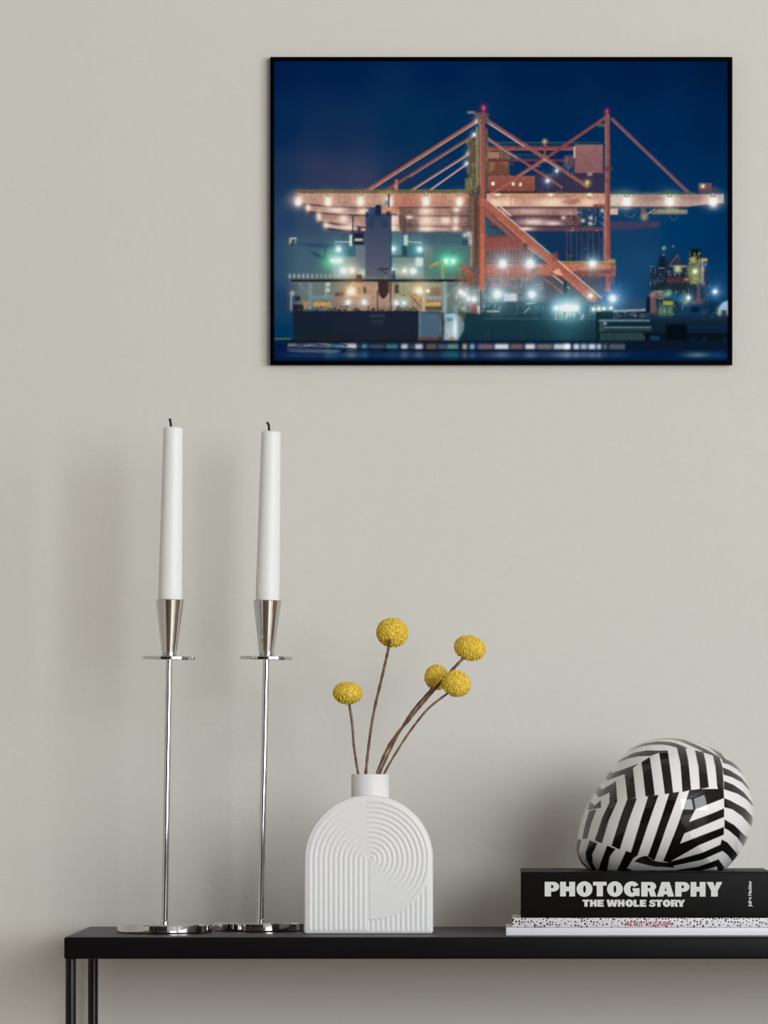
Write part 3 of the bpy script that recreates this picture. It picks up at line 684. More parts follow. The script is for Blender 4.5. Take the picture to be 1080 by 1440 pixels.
# ======================================================================= console table
ZT = .75
tb = thing('console_table', 'long black metal console table with a thin top and slim tube legs', 'table', (0, .17, 0))
def local(o, root): o.matrix_parent_inverse = Matrix.Translation(-root.location)
def part(name, me, m, root, smooth=None):
    o = obj(name, me, m, root, smooth); local(o, root); return o
TX0 = (90-VX)*sc(0); TX1 = .60; TD = .335
part('tabletop', box_mesh('tabletop', [(TX0, TX1, 0, TD, ZT-.0215, ZT)], .0019, 4), M_black_metal, tb, 40)
r = .0053
for X, Y in (((99.5-VX)*sc(.014), .014), ((130.7-VX)*sc(.314), .314), (TX1-.0125, .014), (TX1-.0125, .314)):
    part('leg', lathe('leg', [(0, 0), (r, 0), (r, ZT-.021), (0, ZT-.021)], 40, Matrix.Translation((X, Y, 0))), M_leg, tb, 40)

# ======================================================================= candlesticks and candles
def candlestick(cx, Y, lean, py_dish, py_cup, py_top, label, clabel, wick_pts, topshift):
    s = sc(Y); X = (cx-VX)*s
    root = thing('candlestick', label, 'candlestick', (X, Y, ZT), 'silver candlesticks')
    R = .0480; h = .0093
    part('base', lathe('base', [(0, 0), (R-.0012, 0), (R-.0003, .0004), (R, .0014), (R, h-.0016), (R-.0005, h-.0004), (R-.0018, h), (.006, h+.0004), (0, h+.0004)], 160, Matrix.Translation((X, Y, ZT))), M_chrome, root, 12)
    tilt = Matrix.Translation((X, Y, ZT)) @ Matrix.Rotation(lean, 4, 'Y')
    zd = ZC-(py_dish-VY)*s-ZT; zc0 = ZC-(py_cup[1]-VY)*s-ZT; zc1 = ZC-(py_cup[0]-VY)*s-ZT; zt = ZC-(py_top-VY)*s-ZT
    rs = 4.6*s
    part('stem', lathe('stem', [(0, h), (rs*1.25, h), (rs*1.25, h+.0022), (rs, h+.003), (rs, zd-.001), (0, zd-.001)], 40, tilt), M_chrome, root, 12)
    rd = 37.4*s
    part('drip_plate', lathe('drip_plate', [(0, zd-.0017), (rd-.0006, zd-.0017), (rd, zd-.0011), (rd, zd+.0011), (rd-.0006, zd+.0017), (0, zd+.0017)], 120, tilt), M_chrome, root, 12)
    a, b, ri = 10.2*s, 20.0*s, 17.9*s
    part('candle_cup', lathe('candle_cup', [(0, zd+.0015), (a*.95, zd+.0015), (a, zc0), (b, zc1-.0006), (b-.0003, zc1), (ri+.0002, zc1), (ri, zc1-.0004), (ri*.80, zc1-.020), (0, zc1-.0205)], 96, tilt), M_chrome, root, 12)
    # the candle stands in the cup
    base = tilt @ Vector((0, 0, zc1-.0195))
    c = thing('candle', clabel, 'candle', base, 'white taper candles')
    rb, rt = 17.0*s, 13.7*s
    prof = [(0, zc1-.0198), (ri*.76, zc1-.0195), (rb-.0002, zc1-.001)]
    for k in range(1, 15):
        t = k/14; prof.append((rb+(rt-rb)*t, zc1+(zt-.003-zc1)*t))
    prof += [(rt*.97, zt-.0016), (rt*.86, zt-.0006), (rt*.6, zt-.0002), (rt*.25, zt-.0012), (0, zt-.0016)]
    M2 = tilt @ Matrix.Shear('XY', 4, (0, 0))
    part('wax', lathe('wax', prof, 72, M2), M_wax, c, 60)
    pts = [at(x, y, Y) for x, y in wick_pts]
    part('wick', tube('wick', spline(pts, 5), [.0012]*(len(pts)*5-4), 10), M_wick, c, 60)

candlestick(231.2, .137, .0172, 925.5, (843, 922), 600,
            'polished silver candlestick nearest the left end of the black table', 'white taper candle with a short straight wick, nearest the left end of the table',
            [(240.6, 606), (240.2, 598), (239.4, 592), (238.6, 588.5)], 0)
candlestick(366.3, .200, .0212, 925.5, (844, 921), 605.5,
            'polished silver candlestick with its base tucked behind the white vase', 'white taper candle with a curled wick, in the candlestick beside the vase',
            [(378.4, 611), (378.2, 602), (377.6, 597), (375.2, 593.8)], 0)

# ======================================================================= arch vase
VYF, VYB = .090, .137
def vase():
    Yc = (VYF+VYB)/2; s = sc(VYF)
    root = thing('vase', 'white arched ceramic vase with a ribbed relief front and short round neck', 'vase', ((518-VX)*s, Yc, ZT))
    cxp, czp, Rp = 517.8, 1209.0, 91.0
    bot = ZC-(ZT)                      # table height below the optical axis, metres
    zb = VY+bot/s                      # photo row where the vase meets the table
    n_r, n_c = 330, 290
    hb = zb-czp
    th = np.linspace(0, math.pi/2, int(n_r*.56)); zz = np.concatenate([Rp*np.sin(th[::-1]), -np.linspace(0, hb, n_r-len(th)+1)[1:]])   # height above arch centre, photo px
    rc = 4.5; zl_ = np.clip(zz+hb, 0, rc)
    hw = np.where(zz > 0, np.sqrt(np.maximum(Rp**2-np.maximum(zz, 0)**2, 1e-6)), Rp-rc+np.sqrt(np.maximum(rc*rc-(rc-zl_)**2, 0)))
    u = np.linspace(-1, 1, n_c); u = .82*u+.18*np.sin(u*math.pi/2)
    x = hw[:, None]*u[None, :]; z = np.repeat(zz[:, None], n_c, 1)
    d = np.where(z > 0, Rp-np.hypot(x, z), np.where((Rp-np.abs(x) < rc) & (z+hb < rc), rc-np.hypot(rc-(Rp-np.abs(x)), rc-(z+hb)), np.minimum(Rp-np.abs(x), z+hb)))
    d = np.clip(d, 0, None)
    br = 5.0; t = np.clip(d/br, 0, 1); bev = br*(1-np.sqrt(1-(1-t)**2))
    # relief: height in photo px, from the three ribbed fields
    p = 7.02
    def rib(q): return (np.abs(np.cos(math.pi*q)))**.8
    def step(e0, e1, v):
        v = np.clip((v-e0)/(e1-e0), 0, 1); return v*v*(3-2*v)
    xl, zl = x+1.3, z-.2
    rho = np.hypot(xl, zl); ang = np.degrees(np.arctan2(zl, xl))       # 0 = right, 90 = up
    fl = np.where(zl > 0, step(100, 146, np.where(zl > 0, ang, 180)), 1.0)
    left = rib((np.where(zl > 0, rho, -xl))/p+.5)*fl+.55*(1-fl)
    xr, zr = x-3.4, z-.6
    rr = np.hypot(xr, zr); ar = np.degrees(np.arctan2(zr, xr)); ar = np.where(ar < -180, ar+360, ar)
    fd = step(-68, -26, ar)*(1-step(84, 108, ar))
    disc = rib(rr/p+.35)*fd+.55*(1-fd)
    RC = 85.0
    in_disc = (rr < RC) & (x > -1.6) & ~((z < 0) & (x < 1.6) & (x < 1.6))
    in_disc = in_disc | ((rr < RC) & (x > -2.5) & (z > 0))
    corner = rib((x-2)/p+.5)-.55
    h = np.where(in_disc, disc+.32*(1-step(40, 95, ar)), np.where((x > 0) & (z < 0), corner, left))
    h = np.where((rr >= RC) & (x > -2.5) & (z >= -20), .45, h)
    edge = step(3.5, 7.5, d)
    h = h*edge*1.15
    for _ in range(1):
        hp = np.pad(h, 1, mode='edge'); h = (hp[1:-1, 1:-1]*4+hp[:-2, 1:-1]+hp[2:, 1:-1]+hp[1:-1, :-2]+hp[1:-1, 2:])/8
    X = (cxp-VX+x)*s; Z = ZC-(czp-VY-z)*s
    Yf = VYF+.0012+(bev-h)*s; Yb = VYB-bev*s
    V = np.concatenate([np.stack([X, Yf, Z], -1).reshape(-1, 3), np.stack([X, Yb, Z], -1).reshape(-1, 3)])
    N = n_r*n_c
    idx = np.arange(N).reshape(n_r, n_c)
    loop = np.concatenate([idx[0, :], idx[1:, -1], idx[-1, -2::-1], idx[-2:0, 0][::1]])
    nx = np.roll(loop, -1)
    side = np.stack([loop, nx, nx+N, loop+N], -1)
    F = np.concatenate([quads(n_r, n_c, 0, True), quads(n_r, n_c, N, False), side])
    me = grid_mesh('body', V, F)
    bm = bmesh.new(); bm.from_mesh(me); bmesh.ops.remove_doubles(bm, verts=bm.verts, dist=1e-6)
    bmesh.ops.recalc_face_normals(bm, faces=bm.faces); bm.to_mesh(me); bm.free()
    part('body', me, M_ceramic, root, 180)
    sn = sc(Yc); NX = (520.5-VX)*sn; zt = ZC-(1088.6-VY)*sn; zn = ZC-(1124-VY)*sn
    ro, ri = 26.6*sn, 23.4*sn
    part('neck', lathe('neck', [(ro, zn), (ro, zt-.0008), (ro-.0004, zt-.0001), (ro-.0010, zt), (ri+.0006, zt), (ri, zt-.0006), (ri, zn+.004), (0, zn+.0035)], 96, Matrix.Translation((NX, Yc, 0))), M_ceramic, root, 50)
    return NX, Yc, zt
vase()

# ======================================================================= dried flowers
def flower(label, stem_px, ys, rpx, head, hy, axes, tilt, dirs, seed):
    """stem_px from the head down to the vase rim; head centre in photo px; axes across/along; tilt in degrees"""
    n = len(stem_px)
    pts = [at(x, y, ys[0]+(ys[1]-ys[0])*(i/(n-1))**.8) for i, (x, y) in enumerate(stem_px)]
    dn = (pts[-1]-pts[-2]).normalized(); last = pts[-1]
    pts.append(Vector((last.x+dn.x*.006, last.y, last.z-.017)))
    root = thing('dried_flower', label, 'flower', pts[-1], 'yellow dried ball flowers in the vase')
    P = spline(pts, 8); N = len(P)
    rad = [rpx*sc(ys[0])*(.5+.07*math.sin(i*1.9+seed)) for i in range(N)]
    part('stem', tube('stem', P, rad, 12), M_stem, root, 60)
    c = at(head[0], head[1], hy); s = sc(hy); a, b = axes[0]*s*.5, axes[1]*s*.5
    rs = np.random.RandomState(seed); bm = bmesh.new()
    bmesh.ops.create_icosphere(bm, subdivisions=4, radius=.93)
    for v in bm.verts: v.co = Vector((v.co.x*a, v.co.y*a*.96, v.co.z*b*(1-.10*(v.co.z < 0)*0)))
    nf = int(330*(axes[0]*axes[1])/(46*40))
    ga = math.pi*(3-math.sqrt(5))
    for k in range(nf):
        z = max(-.995, min(.995, 1-2*(k+.5+rs.uniform(-6, 6))/nf)); rr = math.sqrt(max(0, 1-z*z)); phi = k*ga+rs.uniform(-.09, .09)/max(rr, .25)
        nrm = Vector((rr*math.cos(phi), rr*math.sin(phi), z)); nrm.normalize()
        pos = Vector((nrm.x*a, nrm.y*a*.96, nrm.z*b))*.925
        nn = Vector((nrm.x/a, nrm.y/a, nrm.z/b)).normalized()
        t = nn.orthogonal().normalized(); q = nn.cross(t)
        fr = rs.uniform(.00078, .00100); fh = rs.uniform(.0011, .0016)*a/.0165
        rings = []
        for (f, hh) in ((1.0, -.0003), (1.0, fh*.45), (.68, fh*.85)):
            rings.append([bm.verts.new(pos+(t*math.cos(j*math.pi/3)+q*math.sin(j*math.pi/3))*fr*f+nn*hh) for j in range(6)])
        tip = bm.verts.new(pos+nn*fh)
        for A, B in zip(rings, rings[1:]):
            for j in range(6): bm.faces.new((A[j], A[(j+1) % 6], B[(j+1) % 6], B[j]))
        for j in range(6): bm.faces.new((rings[2][j], rings[2][(j+1) % 6], tip))
    M = Matrix.Translation(c) @ Matrix.Rotation(math.radians(tilt), 4, 'Y') @ Matrix.Rotation(math.radians(dirs), 4, 'X')
    bm.transform(M)
    part('flower_head', from_bm(bm, 'flower_head'), M_yellow, root, 60)

flower('tallest yellow ball flower, on a thin brown stem rising above the rest', [(548.6, 899), (545, 918), (537.8, 949.6), (526, 1000), (519, 1045), (514.2, 1090)], (.088, .110), 4.0, (551.7, 889.6), .104, (46, 42), 8, -28, 3)
flower('yellow ball flower highest of the three that lean right', [(655, 920), (650.4, 926.5), (634, 944), (617.8, 961.5), (596, 987), (577.8, 1008.9), (548, 1047), (529.8, 1090)], (.125, .116), 4.2, (660.8, 911.3), .127, (46, 35.5), 17, 8, 5)
flower('yellow ball flower half hidden behind another one, right of the vase neck', [(614, 960), (604, 972), (580.7, 999), (566, 1022), (552, 1048), (533.5, 1090)], (.140, .124), 3.2, (614, 952.6), .142, (35, 37), -12, 5, 8)
flower('yellow ball flower farthest forward on the right, overlapping its neighbour', [(634, 971), (629.6, 974.8), (606, 993), (589.6, 1011), (566, 1044), (539.3, 1090)], (.094, .106), 3.2, (641.6, 961.2), .094, (43, 37.5), 24, 12, 12)
flower('smallest-looking yellow ball flower, on a short dark stem at the left', [(490.6, 985), (491.6, 993), (494.4, 1012), (496.4, 1030), (497.2, 1045), (500.4, 1068), (503.7, 1090)], (.118, .114), 3.6, (488.9, 974.7), .118, (42.6, 32), 2, -6, 20)

# ======================================================================= books
YB = .040
sb = sc(YB)
def zrow(py): return ZC-(py-VY)*sb
Z0 = ZT+.0002; Z1 = zrow(1304.2); Z2 = zrow(1290.6); Z3 = zrow(1226.0)
def book(name, label, x0, length, z0, z1, depth, mcover, board, spine_bevel, y0=YB, tag=None):
    X0 = (x0-VX)*sb; X1 = X0+length
    root = thing('book', label, 'book', (X0+length/2, y0+depth/2, z0), 'books stacked under the helmet')
    me = box_mesh('cover', [(X0, X1, y0, y0+board*1.2, z0, z1), (X0, X1, y0+board*.6, y0+depth, z0, z0+board), (X0, X1, y0+board*.6, y0+depth, z1-board, z1)], spine_bevel, 3)
    o = part('cover', me, mcover, root, 40)
    part('page_block', box_mesh('page_block', [(X0+.003, X1-.003, y0+board, y0+depth-.003, z0+board*.98, z1-board*.98)]), M_pages, root)
    return root, X0, X1
b_w, _, _ = book('book', 'thin plain white book lying at the bottom of the stack', 711.5, .285, Z0, Z1-.0001, .120, M_cover_white, .0014, .0006)
b_d, _, _ = book('book', 'thin white book with black dots and red title, middle of the stack', 720.3, .270, Z1+.0001, Z2-.0001, .115, M_dots, .0016, .0005)
b_p, _, _ = book('book', 'thick black photography book with white title on top of the stack', 732.3, (1086-732.3)*sb, Z2+.0001, Z3, .178, M_cover_black, .0030, .0014)

def arc(cx, cy, rx, ry, a0, a1, n=14):
    return [(cx+rx*math.cos(math.radians(a0+(a1-a0)*k/n)), cy+ry*math.sin(math.radians(a0+(a1-a0)*k/n))) for k in range(n+1)]
def ribbon(path, wd):
    P = [Vector((*p, 0)) for p in path]; L, Rr = [], []
    for i, p in enumerate(P):
        t = (P[min(i+1, len(P)-1)]-P[max(i-1, 0)]).normalized(); n = Vector((-t.y, t.x, 0))
        L.append((p+n*wd/2)[:2]); Rr.append((p-n*wd/2)[:2])
    return L+Rr[::-1]
GL = {
 'P': [[(0, 0), (.44, 0), (.44, .33), (.60, .33)]+arc(.60, .665, .40, .335, -90, 90, 18)+[(0, 1)], [(.44, .565)]+arc(.52, .67, .10, .105, -90, 90, 8)+[(.44, .775)]],
 'H': [[(0, 0), (.39, 0), (.39, .345), (.61, .345), (.61, 0), (1, 0), (1, 1), (.61, 1), (.61, .67), (.39, .67), (.39, 1), (0, 1)]],
 'O': [arc(.5, .5, .5, .53, 0, 360, 40)[:-1], arc(.5, .5, .088, .255, 0, 360, 24)[:-1]],
 'T': [[(.27, 0), (.73, 0), (.73, .74), (1, .74), (1, 1), (0, 1), (0, .74), (.27, .74)]],
 'G': [arc(.51, .5, .5, .53, 32, 285, 30)+[(.80, .06), (.86, .02), (1, .02), (1, .56), (.56, .56), (.56, .39), (.64, .39), (.64, .30)]+arc(.53, .5, .11, .25, -45, -325, 20)+[(.64, .64)]],
 'R': [[(0, 0), (.42, 0), (.42, .36), (.50, .36), (.60, 0), (1, 0), (.86, .43)]+arc(.62, .70, .36, .30, -50, 90, 16)+[(0, 1)], [(.42, .58)]+arc(.52, .68, .09, .10, -90, 90, 8)+[(.42, .78)]],
 'A': [[(0, 0), (.38, 0), (.42, .15), (.60, .15), (.63, 0), (1, 0), (.74, 1), (.27, 1)], [(.455, .38), (.565, .38), (.51, .70)]],
 'Y': [[(.29, 0), (.71, 0), (.71, .40), (1, 1), (.63, 1), (.53, .66), (.41, 1), (0, 1), (.29, .40)]],
 'E': [[(0, 0), (1, 0), (1, .26), (.48, .26), (.48, .38), (.92, .38), (.92, .63), (.48, .63), (.48, .74), (1, .74), (1, 1), (0, 1)]],
 'W': [[(.15, 0), (.44, 0), (.51, .46), (.58, 0), (.86, 0), (1, 1), (.76, 1), (.70, .46), (.62, 1), (.40, 1), (.32, .46), (.26, 1), (0, 1)]],
 'L': [[(0, 0), (1, 0), (1, .27), (.50, .27), (.50, 1), (0, 1)]],
 'S': [ribbon([(.92, .70), (.80, .84), (.5, .89), (.24, .82), (.18, .70), (.28, .58), (.5, .52), (.74, .44), (.82, .30), (.72, .17), (.46, .11), (.2, .16), (.08, .30)], .27)],
}
def letters(name, items, m, root, y):
    """items: (glyph, x0, x1, row of the baseline, row of the cap line) in photo px on the spine"""
    big = bmesh.new()
    M = Matrix.Translation((0, y, 0)) @ Matrix.Rotation(math.radians(90), 4, 'X')
    for g, x0, x1, yb, yt in items:
        cu = bpy.data.curves.new(name, 'CURVE'); cu.dimensions = '2D'; cu.fill_mode = 'BOTH'; cu.extrude = .00012
        for con in GL[g]:
            sp = cu.splines.new('POLY'); sp.points.add(len(con)-1); sp.use_cyclic_u = True
            for q, (u, v) in enumerate(con):
                sp.points[q].co = ((x0+(x1-x0)*u-VX)*sb, zrow(yb+(yt-yb)*v), 0, 1)
        big.from_mesh(curve_mesh(cu, M))
    return part(name, from_bm(big, name), m, root)
def curve_mesh(cu, M):
    tmp = bpy.data.objects.new('tmp', cu); COL.objects.link(tmp)
    dg = bpy.context.evaluated_depsgraph_get(); dg.update()
    me = bpy.data.meshes.new_from_object(tmp.evaluated_get(dg)); me.transform(M)
    bpy.data.objects.remove(tmp); me.materials.clear()
    return me
def curve_part(name, cu, m, root, M):
    me = curve_mesh(cu, M); me.name = name
    return part(name, me, m, root)
ys = YB-.00005
t1 = [('P', 88, 250), ('H', 261, 430), ('O', 446, 625), ('T', 632, 784), ('O', 789, 966), ('G', 976, 1155)]
t2 = [('R', 134, 305), ('A', 310, 503), ('P', 516, 677), ('H', 689, 857), ('Y', 868, 1047)]
it = [(g, 755+a/8, 755+b/8, 1260.5, 1240) for g, a, b in t1]+[(g, 885+a/8, 885+b/8, 1260.8, 1240.3) for g, a, b in t2]
sub = [('T', 513, 591), ('H', 597, 673), ('E', 680, 753), ('W', 783, 907), ('H', 910, 986), ('O', 996, 1084)]
sub2 = [('L', 47, 111), ('E', 118, 190), ('S', 220, 301), ('T', 292, 374), ('O', 377, 463), ('R', 466, 548), ('Y', 539, 627)]
it += [(g, 755+a/8, 755+b/8, 1275, 1265.2) for g, a, b in sub]+[(g, 885+a/8, 885+b/8, 1275.1, 1265.3) for g, a, b in sub2]
tl = letters('title_lettering', it, M_letter, b_p, ys); tl['label'] = 'white block title lettering'
fc = bpy.data.curves.new('author_lettering', 'FONT'); fc.body = 'Juliet Hacking'; fc.size = 8.3*sb/.73*.74; fc.offset = .0002; fc.extrude = .0001
fc.align_x = 'LEFT'
al = curve_part('author_lettering', fc, M_letter, b_p, Matrix.Identity(4))
xs = [v.co.x for v in al.data.vertices]; wtxt = max(xs)-min(xs); k = (1275-1238.8)*sb/wtxt
al.data.transform(Matrix.Translation(((1056.6-VX)*sb, ys, zrow(1275.2))) @ Matrix.Rotation(math.radians(90), 4, 'X') @ Matrix.Rotation(math.radians(90), 4, 'Z') @ Matrix.Scale(k, 4) @ Matrix.Translation((-min(xs), 0, 0)))
# hand-drawn red title of the dotted book
ST = {'Y': [[(0, 1), (.5, .5)], [(1, 1), (.5, .5), (.5, 0)]], 'A': [[(0, 0), (.5, 1), (1, 0)], [(.2, .35), (.8, .35)]], 'O': [arc(.5, .5, .5, .5, 0, 360, 16)], 'I': [[(.5, 0), (.5, 1)]],
      'K': [[(0, 0), (0, 1)], [(1, 1), (0, .45), (1, 0)]], 'U': [[(0, 1), (.03, .3), (.3, 0), (.7, .02), (.97, .3), (1, 1)]], 'S': [[(1, .9), (.5, 1), (.1, .8), (.5, .5), (.95, .25), (.5, 0), (0, .1)]], 'M': [[(0, 0), (.1, 1), (.5, .3), (.9, 1), (1, 0)]]}
bm = bmesh.new()
xk = [('Y', 879, 884.2), ('A', 884.4, 889.2), ('Y', 889.8, 894.4), ('O', 894.8, 900), ('I', 901.5, 903.5), ('K', 908.6, 913), ('U', 914.6, 919.2), ('S', 920.4, 925), ('A', 925.6, 931), ('M', 932.4, 938), ('A', 938.8, 945)]
for gi, (g, x0, x1) in enumerate(xk):
    jb = .4*math.sin(gi*2.3)
    for path in ST[g]:
        pp = [((x0+(x1-x0)*u-VX)*sb, zrow(1302.4+jb-6.3*v)) for u, v in path]
        for (ax, az), (bx, bz) in zip(pp, pp[1:]):
            dx, dz = bx-ax, bz-az; L = math.hypot(dx, dz) or 1; ox, oz = -dz/L*.5*sb, dx/L*.5*sb; ex, ez = dx/L*.3*sb, dz/L*.3*sb
            q = [(ax-ex+ox, az-ez+oz), (ax-ex-ox, az-ez-oz), (bx+ex-ox, bz+ez-oz), (bx+ex+ox, bz+ez+oz)]
            fr = [bm.verts.new((x, YB-.00012, z)) for x, z in q]; bk = [bm.verts.new((x, YB+.0001, z)) for x, z in q]
            bm.faces.new(fr)
            for j in range(4): bm.faces.new((fr[j], fr[(j+1) % 4], bk[(j+1) % 4], bk[j]))
bmesh.ops.recalc_face_normals(bm, faces=bm.faces)
rl = part('title_lettering', from_bm(bm, 'title_lettering'), M_red, b_d); rl['label'] = 'small red hand-drawn title lettering'

# ======================================================================= striped helmet
def helmet():
    HY = YB+.103; HD = .100; s = sc(HY)
    K = 290/1080.0
    out = [(75, 620), (80, 580), (95, 510), (120, 440), (150, 385), (190, 325), (230, 265), (270, 210), (320, 155), (380, 108), (450, 78), (530, 66), (600, 68), (680, 82), (760, 108), (830, 141),
           (890, 185), (940, 240), (975, 310), (998, 390), (1005, 440), (1000, 500), (985, 560), (955, 630), (920, 685), (880, 730), (838, 768), (780, 790), (500, 800), (230, 790), (158, 765), (108, 728), (85, 690), (76, 655)]
    C0 = Vector((560, 430, 0))
    loop = spline([(x, y, 0) for x, y in out], 24, True); O = np.array([(p.x, p.y) for p in loop])
    # resample by angle about the centre
    an = np.unwrap(np.arctan2(O[:, 1]-C0.y, O[:, 0]-C0.x)); ra = np.hypot(O[:, 0]-C0.x, O[:, 1]-C0.y)
    NT, NR, NB = 720, 230, 44
    a0 = an[0]+np.linspace(0, 2*math.pi, NT, endpoint=False)*np.sign(an[-1]-an[0])
    an2 = np.concatenate([an, [an[0]+2*math.pi*np.sign(an[-1]-an[0])]]); ra2 = np.concatenate([ra, [ra[0]]])
    if an2[1] < an2[0]: R = np.interp(-a0, -an2, ra2)
    else: R = np.interp(a0, an2, ra2)
    # paint: black stripes on white, drawn in the side view of the shell
    BLK = [
     [(244,348),(278,290),(283,395),(243,400)], [(322,254),(365,223),(377.5,376),(334,383)], [(409,192),(452,165),(474,361),(426,370)], [(500,142),(546,131),(568,350),(525,357)],
     [(594,116),(640,121),(650,180),(661,334),(615.5,346),(608,200)], [(688,130),(733,141),(742,190),(754,322),(706,331),(702,220)], [(782,156),(818,164),(830,214),(834,377),(814,366),(797,314),(792,220)],
     [(470,76),(530,68.5),(600,66),(637,73),(685,95),(748,124),(814,162),(784,158.5),(734,142),(719,131.5),(666,106),(618,84),(570,73.5),(520,73)],
     [(339,138),(375,117),(423,95),(496,83),(560,86.5),(585,92),(618,104),(655,122),(594,117),(560,107),(520,100.5),(462,102),(404,112),(346,136)],
     [(290,190),(308,177),(375,143),(438,131),(500,132),(546,131),(503,142),(457,160),(394,162),(346,173),(293,193)],
     [(228,270),(256,230),(258,250),(320,228),(394,199),(365,223),(322,254),(234,288)],
     [(172,346),(196,317),(208,334),(260,303),(278,288),(242,351),(194,375),(184,370)], [(133,442),(141,405),(150,397),(167,418),(200,390),(200,429),(160,437)],
     [(141,444),(177,437),(150,510),(129,590),(104,592),(118,520)], [(243,400),(283,395),(240,490),(204,613),(167,598),(205,480)], [(334,382),(383,377),(338,500),(295,644),(252,624),(300,470)],
     [(440,366),(493,360),(440,510),(387,676),(351,661),(404,480)], [(548,351),(600,344),(532,530),(475,705),(440,680)], [(652,336),(704,330),(690,420),(650,499),(605,613),(572,690),(560,714),(520,705),(590,520)],
     [(80,598),(100,596),(88,661),(100,705),(153,762),(134,760),(90,716),(74,661)], [(141,598),(182,611),(155,671),(160,719),(184,764),(155,752),(124,700),(121.6,661)],
     [(230,623),(274,640),(245,681),(233,766),(187,764),(199,710)], [(327,649),(365,664),(385,676),(366,690),(336,743),(400,764),(400,800),(260,800),(281,760)],
     [(703,330),(833,330),(833,378),(668,441)], [(649,500),(770,456),(834,430),(834,475),(625,560)], [(603,613),(700,575),(834,526),(834,567),(700,622),(556,708)],
     [(558,707),(720,660),(818,618),(822,592),(830,652),(720,698),(570,731)], [(589,752),(700,735),(811,695),(804,734),(720,756),(640,775),(594,768)],
     [(830,176),(850,174),(898,195),(936,229),(962,270),(946,256),(907.5,226),(869,205),(834,195)], [(830,219),(869,233),(932,272),(965.5,310),(992,352),(975,338),(936.5,299),(878.6,270),(834,257)],
     [(834,288),(888,310),(941,346),(985,394),(1008,430),(990,418),(956,385),(907.5,356),(834,332)], [(834,377),(869,391),(946,432),(985,468),(1008,500),(990,535),(975,516),(932,473),(879,437),(834,425)],
     [(836,487),(888,516.5),(946,570),(966,585),(988,562),(975,600),(951,640),(907.5,584),(859,545),(836,533)], [(823,591),(854.5,608),(922,681),(893,715),(854.5,671),(830,654),(816,622)],
     [(809,695),(850,746),(815,770),(800,734)], [(737,97),(792,117),(832,144),(852,176),(830,178),(815,160),(782,128)],
    ]
    GW, GH = 1080, 830; yy, xx = np.mgrid[0:GH, 0:GW]; B = np.zeros((GH, GW), bool)
    def inside(p, gx, gy):
        m = np.zeros(gx.shape, bool)
        for q in range(len(p)):
            (ax, ay), (bx, by) = p[q], p[q-1]
            if ay == by: continue
            m ^= ((ay > gy) != (by > gy)) & (gx < (bx-ax)*(gy-ay)/(by-ay)+ax)
        return m
    for p in BLK: B |= inside(p, xx+.5, yy+.5)
    Bf = B.astype(float)
    for _ in range(2):
        q = np.pad(Bf, 1, mode='edge'); Bf = (q[1:-1, 1:-1]*2+q[:-2, 1:-1]+q[2:, 1:-1]+q[1:-1, :-2]+q[1:-1, 2:])/6
    white = np.array([.80, .79, .775]); black = np.array([.0075, .0065, .006])
    def shell(nr, sgn):
        t = np.linspace(0, 1, nr+1)[1:]; rr = np.sin(t*math.pi/2)**.98
        gx = C0.x+rr[:, None]*R[None]*np.cos(a0)[None]; gy = C0.y+rr[:, None]*R[None]*np.sin(a0)[None]
        dep = HD*(1-rr**2.25)**.52
        gx = np.concatenate([[C0.x], gx.ravel()]); gy = np.concatenate([[C0.y], gy.ravel()])
        Y = np.concatenate([[HY+sgn*HD], np.repeat((HY+sgn*dep)[:, None], NT, 1).ravel()])
        X = (790+gx*K-VX)*s; Z = ZC-(1020+gy*K-VY)*s
        # paint row/col (the silhouette is drawn at the widest section)
        ix = np.clip(gx.astype(int), 0, GW-1); iy = np.clip(gy.astype(int), 0, GH-1)
        b = Bf[iy, ix][:, None]
        cols = white*(1-b)+black*b
        Z = np.maximum(Z, Z3+.0002)
        i = np.arange(nr*NT).reshape(nr, NT)+1; j = np.roll(i, -1, 1)
        Q = np.stack([i[:-1], j[:-1], j[1:], i[1:]], -1).reshape(-1, 4)
        tri = np.stack([np.zeros(NT, int), j[0], i[0], np.zeros(NT, int)], -1)
        return np.stack([X, Y, Z], -1), Q, tri, cols, gx, gy
    V1, Q1, T1, c1, gx, gy = shell(NR, -1)
    V2, Q2, T2, c2, _, _ = shell(NB, 1)
    slot = [(370,706),(400,684),(432,675),(470,703),(520,711),(560,712),(582,740),(540,737),(480,734),(430,723)]
    mid = inside(slot, gx[Q1].mean(1), gy[Q1].mean(1))
    cl = white
    F = np.concatenate([Q1[~mid], Q2[:, ::-1]+len(V1)])
    TT = np.concatenate([T1[:, :3], T2[:, :3][:, ::-1]+len(V1)])
    V = np.concatenate([V1, V2]); cols = np.concatenate([c1, c2])
    bm = bmesh.new()
    me = grid_mesh('shell', V, F, cols)
    bm.from_mesh(me); bm.verts.ensure_lookup_table()
    for t in TT:
        try: bm.faces.new([bm.verts[int(q)] for q in t])
        except ValueError: pass
    bmesh.ops.remove_doubles(bm, verts=bm.verts, dist=2e-5)
    bmesh.ops.recalc_face_normals(bm, faces=bm.faces); bm.to_mesh(me); bm.free()
    root = thing('helmet', 'glossy helmet with black and white zigzag stripes on top of the books', 'helmet', ((935-VX)*s, HY, Z3))
    part('shell', me, M_helmet, root, 180)
    # dark padding seen through the opening at the rim
    cc = np.array([(790+C0.x*K-VX)*s, HY, ZC-(1020+C0.y*K-VY)*s])
    Vl, Ql, Tl, _, _, _ = shell(40, -1); Vl = cc+(Vl-cc)*.955
    part('lining', grid_mesh('lining', Vl, Ql), M_lining, root, 180)
helmet()

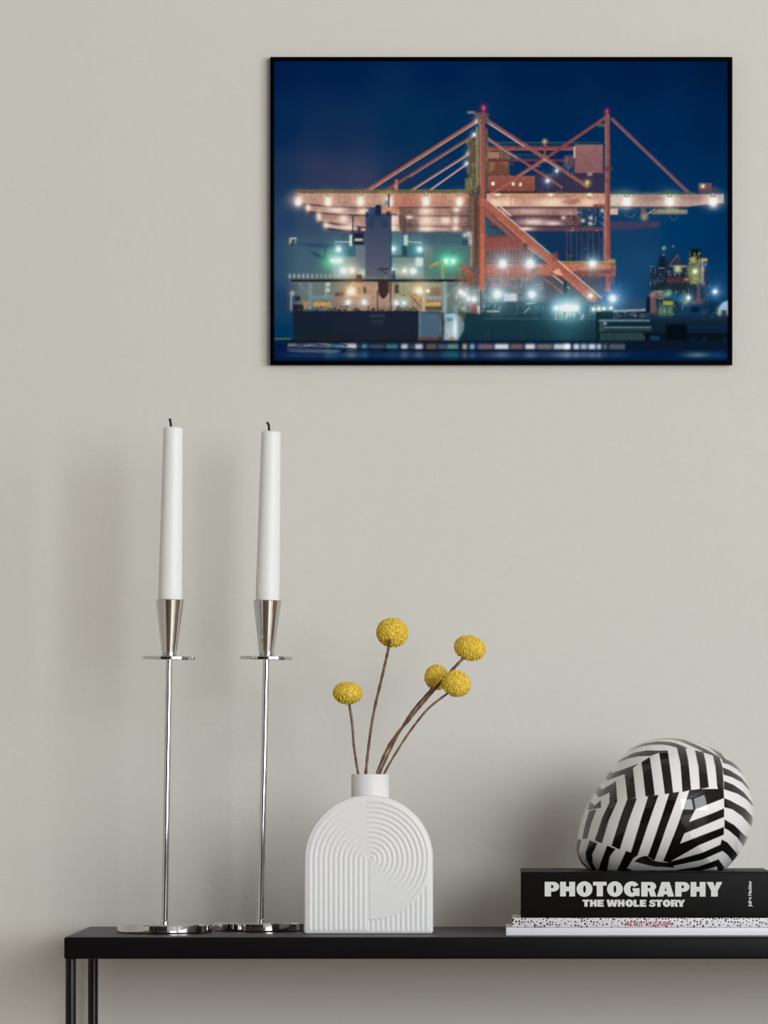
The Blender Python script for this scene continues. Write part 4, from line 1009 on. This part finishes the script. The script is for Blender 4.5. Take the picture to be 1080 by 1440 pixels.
# ======================================================================= framed print
PY = WY-.010                                # front of the frame
def picture():
    root = thing('framed_picture', 'black framed night photograph of a harbour crane hanging on the wall', 'picture', at(705, 297, WY))
    s = sc(PY)
    x0, x1, y0, y1 = 380, 1030, 80, 513; f = 5.6
    def X(p): return (p-VX)*s
    def Z(p): return ZC-(p-VY)*s
    me = box_mesh('frame', [(X(x0), X(x1), PY, WY-.0005, Z(y0+f), Z(y0)), (X(x0), X(x1), PY, WY-.0005, Z(y1), Z(y1-f)),
                            (X(x0), X(x0+f), PY, WY-.0005, Z(y1-f), Z(y0+f)), (X(x1-f), X(x1), PY, WY-.0005, Z(y1-f), Z(y0+f))], .0004, 2)
    part('frame', me, M_frame, root, 40)
    A = paint_print()/255.0
    h, wd_, _ = A.shape
    cols = np.clip(lin(A)*PRINT_GAIN, 0, .96).reshape(-1, 3)
    gx = X(386+np.arange(wd_)+.5); gz = Z(86+np.arange(h)+.5)
    gx[0] = X(x0+f); gx[-1] = X(x1-f); gz[0] = Z(y0+f); gz[-1] = Z(y1-f)
    GX, GZ = np.meshgrid(gx, gz); V = np.stack([GX, np.full_like(GX, PY+.002), GZ], -1).reshape(-1, 3)
    part('print', grid_mesh('print', V, quads(h, wd_, 0, True), cols), M_print, root)
    part('backing_board', box_mesh('backing_board', [(X(x0+f), X(x1-f), PY+.0035, WY-.001, Z(y1-f), Z(y0+f))]), M_pages, root)
PRINT_GAIN = 1.16
picture()

# ======================================================================= camera and view
cam = bpy.data.cameras.new('camera'); co = bpy.data.objects.new('camera', cam); COL.objects.link(co)
co.location = (0, -D0, ZC); co.rotation_euler = (math.radians(90), 0, 0)
cam.sensor_fit = 'AUTO'; cam.sensor_width = 36.0; cam.lens = FPX/1440*36.0
cam.shift_x = (540-VX)/1440.0; cam.shift_y = (VY-720)/1440.0
cam.clip_start = .05; cam.clip_end = 50
scene.camera = co
scene.view_settings.view_transform = 'Standard'; scene.view_settings.look = 'None'
scene.view_settings.exposure = 0.0; scene.view_settings.gamma = 1.0
scene.view_settings.use_curve_mapping = False
scene.cycles.max_bounces = 10; scene.cycles.diffuse_bounces = 6
